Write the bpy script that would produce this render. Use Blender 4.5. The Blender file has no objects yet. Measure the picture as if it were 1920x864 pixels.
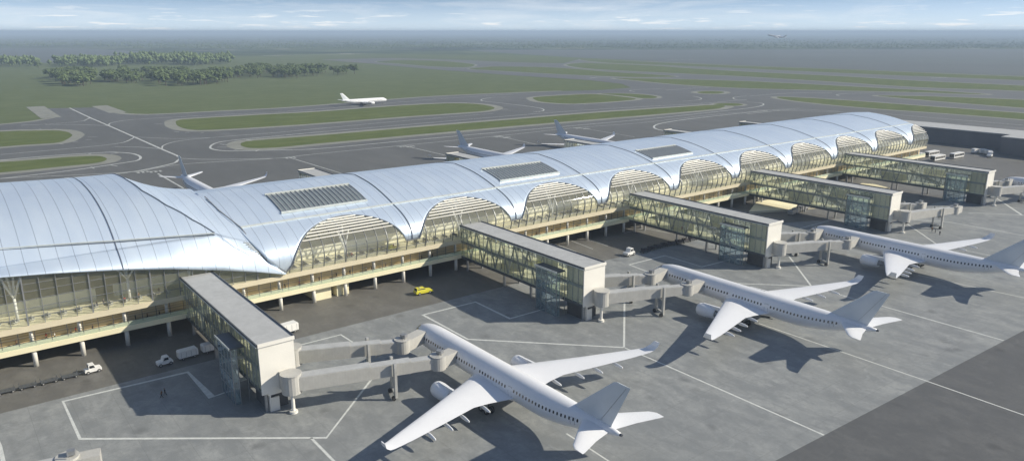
import bpy, math, random
from mathutils import Vector, Matrix
from mathutils.geometry import tessellate_polygon
random.seed(7)
R = math.radians
PI = math.pi
S = bpy.context.scene
COL = S.collection

# ------------------------------------------------------------------ camera
FPX, YH, XA = 1402.0, 59.5, 1852.0
CX, CY, CAMH = 960.0, 432.0, 75.0
PIT = math.atan((CY - YH) / FPX)
AZ = math.atan(XA / (FPX / math.cos(PIT)))
CF = Vector((math.cos(AZ) * math.cos(PIT), math.sin(AZ) * math.cos(PIT), -math.sin(PIT)))
CR = Vector((math.sin(AZ), -math.cos(AZ), 0))
CU = CR.cross(CF)
cam = bpy.data.cameras.new('camera')
cam.sensor_width = 36.0
cam.lens = 36.0 * FPX / 1920.0
cam.clip_start = 1.0
cam.clip_end = 300000.0
camo = bpy.data.objects.new('camera', cam)
COL.objects.link(camo)
camo.matrix_world = Matrix((
    (CR.x, CU.x, -CF.x, 0), (CR.y, CU.y, -CF.y, 0), (CR.z, CU.z, -CF.z, CAMH), (0, 0, 0, 1)))
S.camera = camo


def G(px, py, z=0.0):
    """survey: where a point of the photograph lies on the level z"""
    a = (px - CX) / FPX
    b = -(py - CY) / FPX
    d = CF + a * CR + b * CU
    t = (z - CAMH) / d.z
    return (d.x * t, d.y * t)


# ------------------------------------------------------------------ node helpers
def newmat(name):
    m = bpy.data.materials.new(name)
    m.use_nodes = True
    nt = m.node_tree
    return m, nt, nt.nodes, nt.links, nt.nodes['Principled BSDF']


def N(nt, typ, **kw):
    n = nt.nodes.new(typ)
    for k, v in kw.items():
        setattr(n, k, v)
    return n


def ramp(nt, fac, stops):
    r = N(nt, 'ShaderNodeValToRGB')
    el = r.color_ramp.elements
    while len(el) < len(stops):
        el.new(0.5)
    for e, (p, c) in zip(el, stops):
        e.position = p
        e.color = (c[0], c[1], c[2], 1)
    nt.links.new(fac, r.inputs[0])
    return r.outputs[0]


def noise(nt, vec, scale, detail=4, rough=0.55, dist=0.0):
    n = N(nt, 'ShaderNodeTexNoise')
    n.inputs['Scale'].default_value = scale
    n.inputs['Detail'].default_value = detail
    n.inputs['Roughness'].default_value = rough
    n.inputs['Distortion'].default_value = dist
    if vec is not None:
        nt.links.new(vec, n.inputs['Vector'])
    return n.outputs['Fac']


def mapping(nt, scale=(1, 1, 1), rot=(0, 0, 0), loc=(0, 0, 0)):
    g = N(nt, 'ShaderNodeNewGeometry')
    mp = N(nt, 'ShaderNodeMapping')
    mp.inputs['Scale'].default_value = scale
    mp.inputs['Rotation'].default_value = rot
    mp.inputs['Location'].default_value = loc
    nt.links.new(g.outputs['Position'], mp.inputs['Vector'])
    return mp.outputs['Vector']


def mixc(nt, fac, a, b, blend='MIX'):
    m = N(nt, 'ShaderNodeMix', data_type='RGBA', blend_type=blend)
    for sock, v in ((m.inputs[0], fac), (m.inputs[6], a), (m.inputs[7], b)):
        if hasattr(v, 'is_linked') or hasattr(v, 'links'):
            nt.links.new(v, sock)
        elif isinstance(v, (int, float)):
            sock.default_value = v
        else:
            sock.default_value = (v[0], v[1], v[2], 1)
    return m.outputs[2]


def mathn(nt, op, a, b=None, c=None):
    m = N(nt, 'ShaderNodeMath', operation=op)
    for i, v in enumerate((a, b, c)):
        if v is None:
            continue
        if isinstance(v, (int, float)):
            m.inputs[i].default_value = v
        else:
            nt.links.new(v, m.inputs[i])
    return m.outputs[0]


def bump(nt, bsdf, h, strength=0.3, dist=0.05):
    b = N(nt, 'ShaderNodeBump')
    b.inputs['Strength'].default_value = strength
    b.inputs['Distance'].default_value = dist
    nt.links.new(h, b.inputs['Height'])
    nt.links.new(b.outputs[0], bsdf.inputs['Normal'])


def plain(name, col, rough=0.6, metal=0.0, var=0.12, scale=0.6, spec=0.5, coat=0.0):
    m, nt, nd, lk, b = newmat(name)
    v = mapping(nt)
    f = noise(nt, v, scale, 5, 0.6)
    lo = [c * (1 - var) for c in col]
    hi = [min(1, c * (1 + var)) for c in col]
    lk.new(ramp(nt, f, [(0.3, lo), (0.7, hi)]), b.inputs['Base Color'])
    b.inputs['Roughness'].default_value = rough
    b.inputs['Metallic'].default_value = metal
    b.inputs['Specular IOR Level'].default_value = spec
    if coat:
        b.inputs['Coat Weight'].default_value = coat
        b.inputs['Coat Roughness'].default_value = 0.15
    return m


M = {}
M['white'] = plain('white_paint', (0.78, 0.78, 0.76), 0.45, var=0.03)
M['plane'] = plain('aircraft_paint', (0.80, 0.81, 0.83), 0.36, var=0.025, scale=0.25, coat=0.25)
M['plane_shade'] = plain('aircraft_shade_grey', (0.62, 0.66, 0.69), 0.34, var=0.04, scale=0.3)  # white fin's shaded side put into its colour as grey
M['dark_metal'] = plain('dark_grey_metal', (0.10, 0.11, 0.125), 0.45, 0.3)
M['grey_metal'] = plain('grey_metal', (0.33, 0.34, 0.35), 0.42, 0.5)
M['steel'] = plain('pale_steel', (0.50, 0.50, 0.48), 0.4, 0.35)
M['mullion'] = plain('mid_grey_mullion', (0.20, 0.21, 0.21), 0.45, 0.3)
M['rubber'] = plain('black_rubber', (0.03, 0.03, 0.032), 0.8)
M['tinted'] = plain('dark_tinted_glass', (0.02, 0.024, 0.03), 0.12, spec=0.8)
M['cream'] = plain('cream_render', (0.84, 0.78, 0.54), 0.7, var=0.05, scale=0.15)
M['cream2'] = plain('sand_cladding', (0.68, 0.61, 0.44), 0.65, var=0.06, scale=0.2)
M['column'] = plain('pale_concrete_column', (0.70, 0.68, 0.62), 0.6, var=0.05)
M['floor'] = plain('pale_stone_floor', (0.84, 0.79, 0.58), 0.35, var=0.08, scale=0.3)
M['wallint'] = plain('pale_interior_wall', (0.82, 0.80, 0.66), 0.6, var=0.04)
M['gravel_roof'] = plain('flat_roof_membrane', (0.42, 0.43, 0.43), 0.75, var=0.10, scale=0.5)
M['panelwhite'] = plain('off_white_wall_panel', (0.78, 0.76, 0.70), 0.5, var=0.03, scale=0.3)
M['seat'] = plain('grey_seat', (0.16, 0.17, 0.18), 0.5)
M['seatw'] = plain('pale_seat', (0.62, 0.62, 0.58), 0.45)
M['yellow'] = plain('yellow_paint', (0.72, 0.66, 0.05), 0.35, var=0.05, coat=0.4)
M['red'] = plain('red_cloth', (0.45, 0.05, 0.03), 0.8)
M['blackc'] = plain('black_cloth', (0.03, 0.03, 0.04), 0.85)
M['whitec'] = plain('white_cloth', (0.65, 0.65, 0.62), 0.85)
M['brownc'] = plain('brown_cloth', (0.22, 0.12, 0.06), 0.85)
M['skin'] = plain('skin', (0.45, 0.27, 0.19), 0.6)
M['darkbrick'] = plain('dark_grey_cladding', (0.17, 0.17, 0.18), 0.7, var=0.12, scale=0.08)
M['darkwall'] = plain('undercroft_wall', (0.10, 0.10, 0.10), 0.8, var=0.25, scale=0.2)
M['joint'] = plain('roof_joint_strip', (0.10, 0.12, 0.16), 0.5)
M['gutter'] = plain('pale_gutter', (0.62, 0.66, 0.64), 0.4, 0.2)
M['bark'] = plain('bark', (0.10, 0.075, 0.05), 0.9)
M['skyglass'] = plain('rooflight_glass', (0.16, 0.19, 0.20), 0.15, spec=0.7)
M['bag'] = plain('luggage', (0.05, 0.045, 0.05), 0.7, var=0.4, scale=3)


def mat_bridge():
    m, nt, nd, lk, b = newmat('boarding_bridge_cladding')
    v = mapping(nt)
    f = noise(nt, v, 0.5, 6, 0.65)
    c = ramp(nt, f, [(0.25, (0.42, 0.412, 0.385)), (0.75, (0.53, 0.522, 0.485))])
    w = N(nt, 'ShaderNodeTexWave', wave_type='BANDS', bands_direction='X')
    w.inputs['Scale'].default_value = 0.55
    lk.new(mapping(nt), w.inputs['Vector'])
    c2 = mixc(nt, mathn(nt, 'MULTIPLY', w.outputs['Fac'], 0.06), c, (0.3, 0.29, 0.26))
    lk.new(c2, b.inputs['Base Color'])
    b.inputs['Roughness'].default_value = 0.55
    bump(nt, b, w.outputs['Fac'], 0.12, 0.03)
    return m


M['bridge'] = mat_bridge()


def mat_roof():
    m, nt, nd, lk, b = newmat('standing_seam_roof')
    g = N(nt, 'ShaderNodeNewGeometry')
    sp = N(nt, 'ShaderNodeSeparateXYZ')
    lk.new(g.outputs['Position'], sp.inputs[0])
    # seams every 3.375 m along x
    fr = mathn(nt, 'FRACT', mathn(nt, 'DIVIDE', mathn(nt, 'ADD', sp.outputs['X'], 503.5), 3.375))
    tri = mathn(nt, 'ABSOLUTE', mathn(nt, 'SUBTRACT', fr, 0.5))
    seam = mathn(nt, 'GREATER_THAN', tri, 0.476)
    pid = mathn(nt, 'FLOOR', mathn(nt, 'DIVIDE', mathn(nt, 'ADD', sp.outputs['X'], 503.5), 3.375))
    # cross joints between sheets
    wn = N(nt, 'ShaderNodeTexWhiteNoise', noise_dimensions='1D')
    lk.new(pid, wn.inputs['W'])
    f = noise(nt, mapping(nt, (0.25, 0.06, 0.06)), 1.0, 5, 0.6)
    c = ramp(nt, f, [(0.3, (0.66, 0.77, 0.90)), (0.7, (0.74, 0.84, 0.94))])
    c = mixc(nt, mathn(nt, 'MULTIPLY', wn.outputs[0], 0.10), c, (0.55, 0.67, 0.83))
    c = mixc(nt, mathn(nt, 'MULTIPLY', seam, 0.5), c, (0.16, 0.20, 0.27))
    lk.new(c, b.inputs['Base Color'])
    b.inputs['Metallic'].default_value = 0.48
    lk.new(mathn(nt, 'ADD', mathn(nt, 'MULTIPLY', f, 0.16), 0.30), b.inputs['Roughness'])
    return m


M['roof'] = mat_roof()


def mat_glass(name, tint, rough=0.03, base=0.06, body=0.0, bodycol=(0.5, 0.6, 0.55)):
    m = bpy.data.materials.new(name)
    m.use_nodes = True
    nt = m.node_tree
    nt.nodes.clear()
    o = N(nt, 'ShaderNodeOutputMaterial')
    tr = N(nt, 'ShaderNodeBsdfTransparent')
    tr.inputs[0].default_value = (*tint, 1)
    gl = N(nt, 'ShaderNodeBsdfGlossy')
    gl.inputs['Roughness'].default_value = rough
    gl.inputs[0].default_value = (0.9, 0.95, 1.0, 1)
    fr = N(nt, 'ShaderNodeLayerWeight')
    fr.inputs['Blend'].default_value = 0.5
    fac = mathn(nt, 'MINIMUM', mathn(nt, 'ADD', mathn(nt, 'MULTIPLY', mathn(nt, 'POWER', fr.outputs['Facing'], 4.0), 0.75), base + 0.02), 0.85)
    mx = N(nt, 'ShaderNodeMixShader')
    nt.links.new(fac, mx.inputs[0])
    last = tr.outputs[0]
    if body:
        df = N(nt, 'ShaderNodeBsdfDiffuse')
        df.inputs[0].default_value = (*bodycol, 1)
        m2 = N(nt, 'ShaderNodeMixShader')
        m2.inputs[0].default_value = body
        nt.links.new(tr.outputs[0], m2.inputs[1])
        nt.links.new(df.outputs[0], m2.inputs[2])
        last = m2.outputs[0]
    nt.links.new(last, mx.inputs[1])
    nt.links.new(gl.outputs[0], mx.inputs[2])
    nt.links.new(mx.outputs[0], o.inputs[0])
    return m


M['glass'] = mat_glass('facade_glass', (0.97, 0.985, 0.96), base=0.02, body=0.09, bodycol=(0.86, 0.83, 0.60))  # cream diffuse share brightens the glass like a lit interior
M['glass_glow'] = mat_glass('glow_tinted_glass', (0.97, 0.985, 0.96), base=0.05, body=0.14, bodycol=(0.86, 0.84, 0.66))  # cream body mixed in so the arch glass seems to glow
M['glass_green'] = mat_glass('balustrade_glass', (0.88, 0.95, 0.88), base=0.04, body=0.50, bodycol=(0.74, 0.80, 0.62))
M['glass_gate'] = mat_glass('gate_glass', (0.96, 0.985, 0.97), base=0.03, body=0.06, bodycol=(0.7, 0.78, 0.66))
M['glass_blue'] = mat_glass('stair_tower_glass', (0.86, 0.94, 0.97), base=0.06, body=0.10, bodycol=(0.55, 0.66, 0.70))


def mat_wood():
    m, nt, nd, lk, b = newmat('warm_timber_wall')
    w = N(nt, 'ShaderNodeTexWave', wave_type='BANDS', bands_direction='Z')
    w.inputs['Scale'].default_value = 0.45
    w.inputs['Distortion'].default_value = 0.6
    w.inputs['Detail'].default_value = 2
    lk.new(mapping(nt, (0.05, 0.05, 1)), w.inputs['Vector'])
    c = ramp(nt, w.outputs['Fac'], [(0.2, (0.46, 0.33, 0.17)), (0.8, (0.68, 0.56, 0.36))])
    f = noise(nt, mapping(nt, (0.12, 0.12, 0.3)), 1.0, 3)
    c = mixc(nt, ramp(nt, f, [(0.35, (0, 0, 0)), (0.65, (0.6, 0.6, 0.6))]), c, (0.60, 0.52, 0.36))
    lk.new(c, b.inputs['Base Color'])
    b.inputs['Roughness'].default_value = 0.5
    return m


M['wood'] = mat_wood()


def mat_concrete(name, c1, c2, c3, slab=7.5, seamk=0.35, rough=0.62):
    m, nt, nd, lk, b = newmat(name)
    big = noise(nt, mapping(nt, rot=(0, 0, 0.3)), 0.035, 6, 0.62, 0.4)
    mid = noise(nt, mapping(nt, (1, 0.55, 1), rot=(0, 0, -0.5)), 0.22, 8, 0.72, 0.3)
    fine = noise(nt, mapping(nt), 2.2, 6, 0.7)
    c = ramp(nt, big, [(0.32, c1), (0.68, c2)])
    c = mixc(nt, ramp(nt, mid, [(0.42, (0.75, 0.75, 0.75)), (0.62, (0, 0, 0))]), c, c3)
    c = mixc(nt, mathn(nt, 'MULTIPLY', fine, 0.38), c, [x * 0.62 for x in c1])
    # streaks of rubber and dirt
    st = noise(nt, mapping(nt, (0.9, 0.07, 1), rot=(0, 0, 0.12)), 0.5, 5, 0.7, 0.8)
    c = mixc(nt, ramp(nt, st, [(0.60, (0, 0, 0)), (0.80, (0.4, 0.4, 0.4))]), c, [x * 0.6 for x in c1])
    # oil spots
    vo = N(nt, 'ShaderNodeTexVoronoi')
    vo.inputs['Scale'].default_value = 0.11
    lk.new(mapping(nt, (1, 1, 0)), vo.inputs['Vector'])
    c = mixc(nt, ramp(nt, mathn(nt, 'ADD', vo.outputs['Distance'], mathn(nt, 'MULTIPLY', mid, 0.25)), [(0.16, (0.7, 0.7, 0.7)), (0.32, (0, 0, 0))]), c, [x * 0.5 for x in c1])
    sp1 = noise(nt, mapping(nt), 0.75, 10, 0.78, 0.2)
    c = mixc(nt, ramp(nt, sp1, [(0.50, (0, 0, 0)), (0.60, (0.42, 0.42, 0.42))]), c, [x * 0.72 for x in c1])
    sp2 = noise(nt, mapping(nt, loc=(40, 7, 0)), 0.28, 9, 0.7, 0.6)
    c = mixc(nt, ramp(nt, sp2, [(0.56, (0, 0, 0)), (0.66, (0.2, 0.2, 0.2))]), c, [x * 1.28 for x in c2])
    # slab joints
    g = N(nt, 'ShaderNodeNewGeometry')
    sp = N(nt, 'ShaderNodeSeparateXYZ')
    lk.new(g.outputs['Position'], sp.inputs[0])
    def jl(sock):
        t = mathn(nt, 'ABSOLUTE', mathn(nt, 'SUBTRACT', mathn(nt, 'FRACT', mathn(nt, 'DIVIDE', sock, slab)), 0.5))
        return mathn(nt, 'GREATER_THAN', t, 0.5 - 0.05 / slab)
    j = mathn(nt, 'MAXIMUM', jl(sp.outputs['X']), jl(sp.outputs['Y']))
    c = mixc(nt, mathn(nt, 'MULTIPLY', j, seamk), c, [x * 0.45 for x in c1])
    lk.new(c, b.inputs['Base Color'])
    lk.new(mathn(nt, 'ADD', mathn(nt, 'MULTIPLY', mid, 0.25), rough - 0.15), b.inputs['Roughness'])
    bump(nt, b, fine, 0.15, 0.02)
    return m


M['apron'] = mat_concrete('apron_concrete', (0.27, 0.283, 0.283), (0.36, 0.373, 0.365), (0.19, 0.203, 0.208))
M['asphalt'] = mat_concrete('dark_asphalt', (0.108, 0.112, 0.115), (0.140, 0.144, 0.144), (0.085, 0.089, 0.092), slab=15, seamk=0.15, rough=0.7)
M['roadway'] = mat_concrete('service_road_asphalt', (0.150, 0.146, 0.134), (0.205, 0.200, 0.182), (0.118, 0.115, 0.107), slab=11, seamk=0.12)
M['shoulder'] = plain('taxiway_shoulder', (0.23, 0.235, 0.205), 0.85, var=0.12, scale=0.08)


def mat_airfield():
    m, nt, nd, lk, b = newmat('airfield_asphalt')
    big = noise(nt, mapping(nt), 0.006, 6, 0.6)
    mid = noise(nt, mapping(nt, (1, 0.3, 1), rot=(0, 0, 0.4)), 0.06, 7, 0.7)
    c = ramp(nt, big, [(0.3, (0.108, 0.112, 0.110)), (0.7, (0.140, 0.143, 0.138))])
    c = mixc(nt, ramp(nt, mid, [(0.4, (0.6, 0.6, 0.6)), (0.65, (0, 0, 0))]), c, (0.090, 0.094, 0.092))
    lk.new(c, b.inputs['Base Color'])
    b.inputs['Roughness'].default_value = 0.75
    return m


M['airfield'] = mat_airfield()


def mat_grass(name, a, bb, cc, far=False):
    m, nt, nd, lk, b = newmat(name)
    f1 = noise(nt, mapping(nt), 0.012, 7, 0.65)
    f2 = noise(nt, mapping(nt, (0.3, 1, 1), rot=(0, 0, 0.55)), 0.10, 7, 0.75)
    c = ramp(nt, f1, [(0.3, a), (0.7, bb)])
    c = mixc(nt, ramp(nt, f2, [(0.40, (0.8, 0.8, 0.8)), (0.62, (0, 0, 0))]), c, cc)
    if far:
        g = N(nt, 'ShaderNodeNewGeometry')
        ln = N(nt, 'ShaderNodeVectorMath', operation='LENGTH')
        lk.new(g.outputs['Position'], ln.inputs[0])
        dist = ln.outputs['Value']
        w = noise(nt, mapping(nt, (1, 1, 1), rot=(0, 0, 0.6)), 0.0016, 9, 0.75, 0.5)
        w2 = noise(nt, mapping(nt, (1, 1, 1), loc=(900, 300, 0)), 0.0035, 8, 0.75)
        cf = ramp(nt, w, [(0.40, (0.030, 0.045, 0.030)), (0.50, (0.055, 0.080, 0.042)), (0.58, (0.11, 0.14, 0.07)), (0.68, (0.24, 0.23, 0.16))])
        cf = mixc(nt, ramp(nt, w2, [(0.58, (0, 0, 0)), (0.66, (0.8, 0.8, 0.8))]), cf, (0.36, 0.35, 0.31))
        mr = N(nt, 'ShaderNodeMapRange')
        mr.inputs['From Min'].default_value = 2900
        mr.inputs['From Max'].default_value = 3300
        lk.new(mathn(nt, 'ADD', dist, mathn(nt, 'MULTIPLY', w2, 900)), mr.inputs['Value'])
        c = mixc(nt, mr.outputs[0], c, cf)
    lk.new(c, b.inputs['Base Color'])
    b.inputs['Roughness'].default_value = 0.95
    b.inputs['Specular IOR Level'].default_value = 0.1
    return m


M['grass'] = mat_grass('field_grass', (0.112, 0.140, 0.062), (0.145, 0.172, 0.080), (0.090, 0.116, 0.050), far=True)
M['islandgrass'] = mat_grass('mown_grass', (0.110, 0.140, 0.045), (0.145, 0.170, 0.062), (0.080, 0.108, 0.034))
M['farfield'] = plain('distant_ploughed_field', (0.085, 0.10, 0.10), 0.95, var=0.10, scale=0.002)


def mat_leaf(name, a, bb):
    m, nt, nd, lk, b = newmat(name)
    oi = N(nt, 'ShaderNodeObjectInfo')
    f = noise(nt, mapping(nt), 0.5, 4, 0.7)
    c = ramp(nt, f, [(0.3, a), (0.7, bb)])
    c = mixc(nt, mathn(nt, 'MULTIPLY', oi.outputs['Random'], 0.5), c, (0.085, 0.125, 0.052))
    lk.new(c, b.inputs['Base Color'])
    b.inputs['Roughness'].default_value = 0.9
    b.inputs['Specular IOR Level'].default_value = 0.1
    return m


M['leaf'] = mat_leaf('foliage', (0.11, 0.155, 0.06), (0.18, 0.23, 0.095))
M['line'] = plain('white_line_paint', (0.58, 0.60, 0.58), 0.7, var=0.14, scale=0.9)
M['line_far'] = plain('worn_line_paint', (0.46, 0.48, 0.47), 0.8, var=0.15, scale=0.2)
M['line_dim'] = plain('faded_line_paint', (0.24, 0.25, 0.25), 0.8, var=0.2, scale=0.2)


# ------------------------------------------------------------------ mesh helpers
LOC = {}


class MB:
    def __init__(s):
        s.v = []
        s.f = []
        s.mi = []
        s.cur = 0

    def add(s, vs, fs):
        k = len(s.v)
        s.v += [tuple(v) for v in vs]
        for f in fs:
            s.f.append([k + i for i in f])
            s.mi.append(s.cur)
        return s

    def box(s, x0, y0, z0, x1, y1, z1):
        vs = [(x, y, z) for z in (z0, z1) for y in (y0, y1) for x in (x0, x1)]
        return s.add(vs, [(0, 2, 3, 1), (4, 5, 7, 6), (0, 1, 5, 4), (2, 6, 7, 3), (0, 4, 6, 2), (1, 3, 7, 5)])

    def beam(s, a, b, w, h, up=(0, 0, 1)):
        a = Vector(a); b = Vector(b)
        d = (b - a).normalized()
        u = Vector(up)
        r = d.cross(u)
        if r.length < 1e-4:
            r = d.cross(Vector((0, 1, 0)))
        r.normalize()
        u = r.cross(d).normalized()
        r = r * (w / 2); u = u * (h / 2)
        vs = [a - r - u, a + r - u, a + r + u, a - r + u, b - r - u, b + r - u, b + r + u, b - r + u]
        return s.add(vs, [(3, 2, 1, 0), (4, 5, 6, 7), (0, 1, 5, 4), (1, 2, 6, 5), (2, 3, 7, 6), (3, 0, 4, 7)])

    def loft(s, rings, cap=True, closed=True):
        n = len(rings[0])
        vs = [v for r in rings for v in r]
        fs = []
        for i in range(len(rings) - 1):
            for j in range(n if closed else n - 1):
                k = (j + 1) % n
                fs.append((i * n + j, i * n + k, (i + 1) * n + k, (i + 1) * n + j))
        if cap and closed:
            fs.append(tuple(range(n))[::-1])
            fs.append(tuple((len(rings) - 1) * n + j for j in range(n)))
        return s.add(vs, fs)

    def tube(s, a, b, r, n=12, r2=None):
        a = Vector(a); b = Vector(b)
        d = (b - a).normalized()
        t = Vector((1, 0, 0)) if abs(d.x) < 0.9 else Vector((0, 1, 0))
        u = d.cross(t).normalized()
        w = d.cross(u)
        r2 = r if r2 is None else r2
        ra = [a + (u * math.cos(2 * PI * i / n) + w * math.sin(2 * PI * i / n)) * r for i in range(n)]
        rb = [b + (u * math.cos(2 * PI * i / n) + w * math.sin(2 * PI * i / n)) * r2 for i in range(n)]
        return s.loft([ra, rb])

    def poly(s, pts, z):
        tris = tessellate_polygon([[Vector((p[0], p[1], 0)) for p in pts]])
        out = []
        for t in tris:
            a, b, c = (pts[i] for i in t)
            cr = (b[0] - a[0]) * (c[1] - a[1]) - (b[1] - a[1]) * (c[0] - a[0])
            out.append(t if cr > 0 else t[::-1])
        return s.add([(p[0], p[1], z) for p in pts], out)

    def strip(s, pts, w, z):
        L = []
        n = len(pts)
        for i in range(n):
            a = Vector(pts[max(i - 1, 0)]); b = Vector(pts[min(i + 1, n - 1)])
            d = (b - a)
            d = Vector((d.x, d.y)).normalized()
            q = Vector((-d.y, d.x)) * (w / 2)
            # mitre
            if 0 < i < n - 1:
                d1 = (Vector(pts[i]) - a).normalized()
                k = max(0.35, abs(d1.dot(d)))
                q = q / k
            p = Vector(pts[i])
            L.append((p.x + q.x, p.y + q.y, z)); L.append((p.x - q.x, p.y - q.y, z))
        fs = [(2 * i, 2 * i + 1, 2 * i + 3, 2 * i + 2) for i in range(n - 1)]
        return s.add(L, fs)

    def build(s, name, mats, parent=None, smooth=False, off=None, label=None):
        if not isinstance(mats, (list, tuple)):
            mats = [mats]
        o = Vector((0, 0, 0))
        if parent is not None:
            o = LOC[parent.name_full]
        elif off is not None:
            o = Vector(off)
        me = bpy.data.meshes.new(name)
        me.from_pydata([tuple(Vector(v) - o) for v in s.v], [], s.f)
        for m in mats:
            me.materials.append(m)
        if len(mats) > 1:
            me.polygons.foreach_set('material_index', s.mi)
        if smooth:
            me.polygons.foreach_set('use_smooth', [True] * len(me.polygons))
        me.update()
        ob = bpy.data.objects.new(name, me)
        COL.objects.link(ob)
        LOC[ob.name_full] = o
        if parent is not None:
            ob.parent = parent
        elif off is not None:
            ob.location = off
        if label:
            ob['label'] = label
        return ob


def thing(name, label, cat, loc=(0, 0, 0), group=None):
    o = bpy.data.objects.new(name, None)
    COL.objects.link(o)
    o.empty_display_size = 0.5
    o.location = loc
    LOC[o.name_full] = Vector(loc)
    tag(o, label, cat, group)
    return o


def tag(o, label, cat, group=None):
    o['label'] = label
    o['category'] = cat
    if group:
        o['group'] = group
    return o


def struct(o):
    o['kind'] = 'structure'
    return o


def copytree(o, parent=None):
    c = o.copy()
    COL.objects.link(c)
    if parent is not None:
        c.parent = parent
    for ch in list(o.children):
        copytree(ch, c)
    return c


def catmull(P, n=8, closed=False):
    out = []
    m = len(P)
    for i in range(m if closed else m - 1):
        p0 = P[(i - 1) % m] if (closed or i > 0) else P[0]
        p1 = P[i]; p2 = P[(i + 1) % m]
        p3 = P[(i + 2) % m] if (closed or i + 2 < m) else P[-1]
        for k in range(n):
            t = k / n
            out.append(tuple(0.5 * ((2 * b) + (-a + c) * t + (2 * a - 5 * b + 4 * c - d) * t * t + (-a + 3 * b - 3 * c + d) * t ** 3)
                             for a, b, c, d in zip(p0, p1, p2, p3)))
    if not closed:
        out.append(tuple(P[-1]))
    return out


def offset(P, w):
    area = sum(P[i][0] * P[(i + 1) % len(P)][1] - P[(i + 1) % len(P)][0] * P[i][1] for i in range(len(P)))
    sg = 1 if area > 0 else -1
    out = []
    n = len(P)
    for i in range(n):
        a = P[(i - 1) % n]; b = P[(i + 1) % n]
        d = Vector((b[0] - a[0], b[1] - a[1]))
        if d.length < 1e-6:
            out.append(P[i]); continue
        d.normalize()
        out.append((P[i][0] + sg * d.y * w, P[i][1] - sg * d.x * w))
    return out


def lerp(a, b, t):
    return a + (b - a) * t


# ------------------------------------------------------------------ ground
ZG, ZP = -0.14, -0.03
gb = MB()
RR = 70000
gb.add([(-RR, -RR, ZG), (RR, -RR, ZG), (RR, RR, ZG), (-RR, RR, ZG)], [(0, 1, 2, 3)])
struct(gb.build('ground', M['grass']))

pave = [(-420, -260), (1500, -260)] + [G(*q) for q in [(2500, 330), (2500, 166), (1920, 143), (1617, 131.3), (1400, 123.6), (1225, 115.2), (1085, 111.5), (1057, 119),
        (960, 117), (860, 112.5), (733, 109), (602, 112), (639, 115.4), (695, 119.6), (810, 130), (960, 141.5), (1105, 150.5), (1166, 157.5), (1183, 164.5),
        (1127, 169), (1053, 171), (1000, 172.8), (819, 180.6), (700, 189.5), (600, 197.5), (520, 203), (400, 209), (290, 214), (240, 213.8), (222, 209.5), (190, 201.5), (130, 202.5), (76, 203.5),
        (104, 217.5), (96, 221.5), (60, 228), (0, 234), (-140, 249)]] + [(-420, 760)]
struct(MB().poly(pave, ZP).build('airfield_pavement', M['airfield']))
ff = [G(*q) for q in [(870, 94), (1920, 92.8), (2500, 94), (2500, 160), (1920, 142.4), (1617, 130.8), (1400, 123.1), (1225, 114.6), (1085, 108.5), (950, 100)]]
struct(MB().poly(ff, ZG + 0.06).build('ground_distant_field', M['farfield']))
ff = [G(*q) for q in [(-300, 91), (150, 91), (250, 96), (335, 105), (300, 112), (180, 116), (60, 119), (-300, 122)]]
struct(MB().poly(ff, ZG + 0.06).build('ground_distant_field', M['farfield']))

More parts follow.
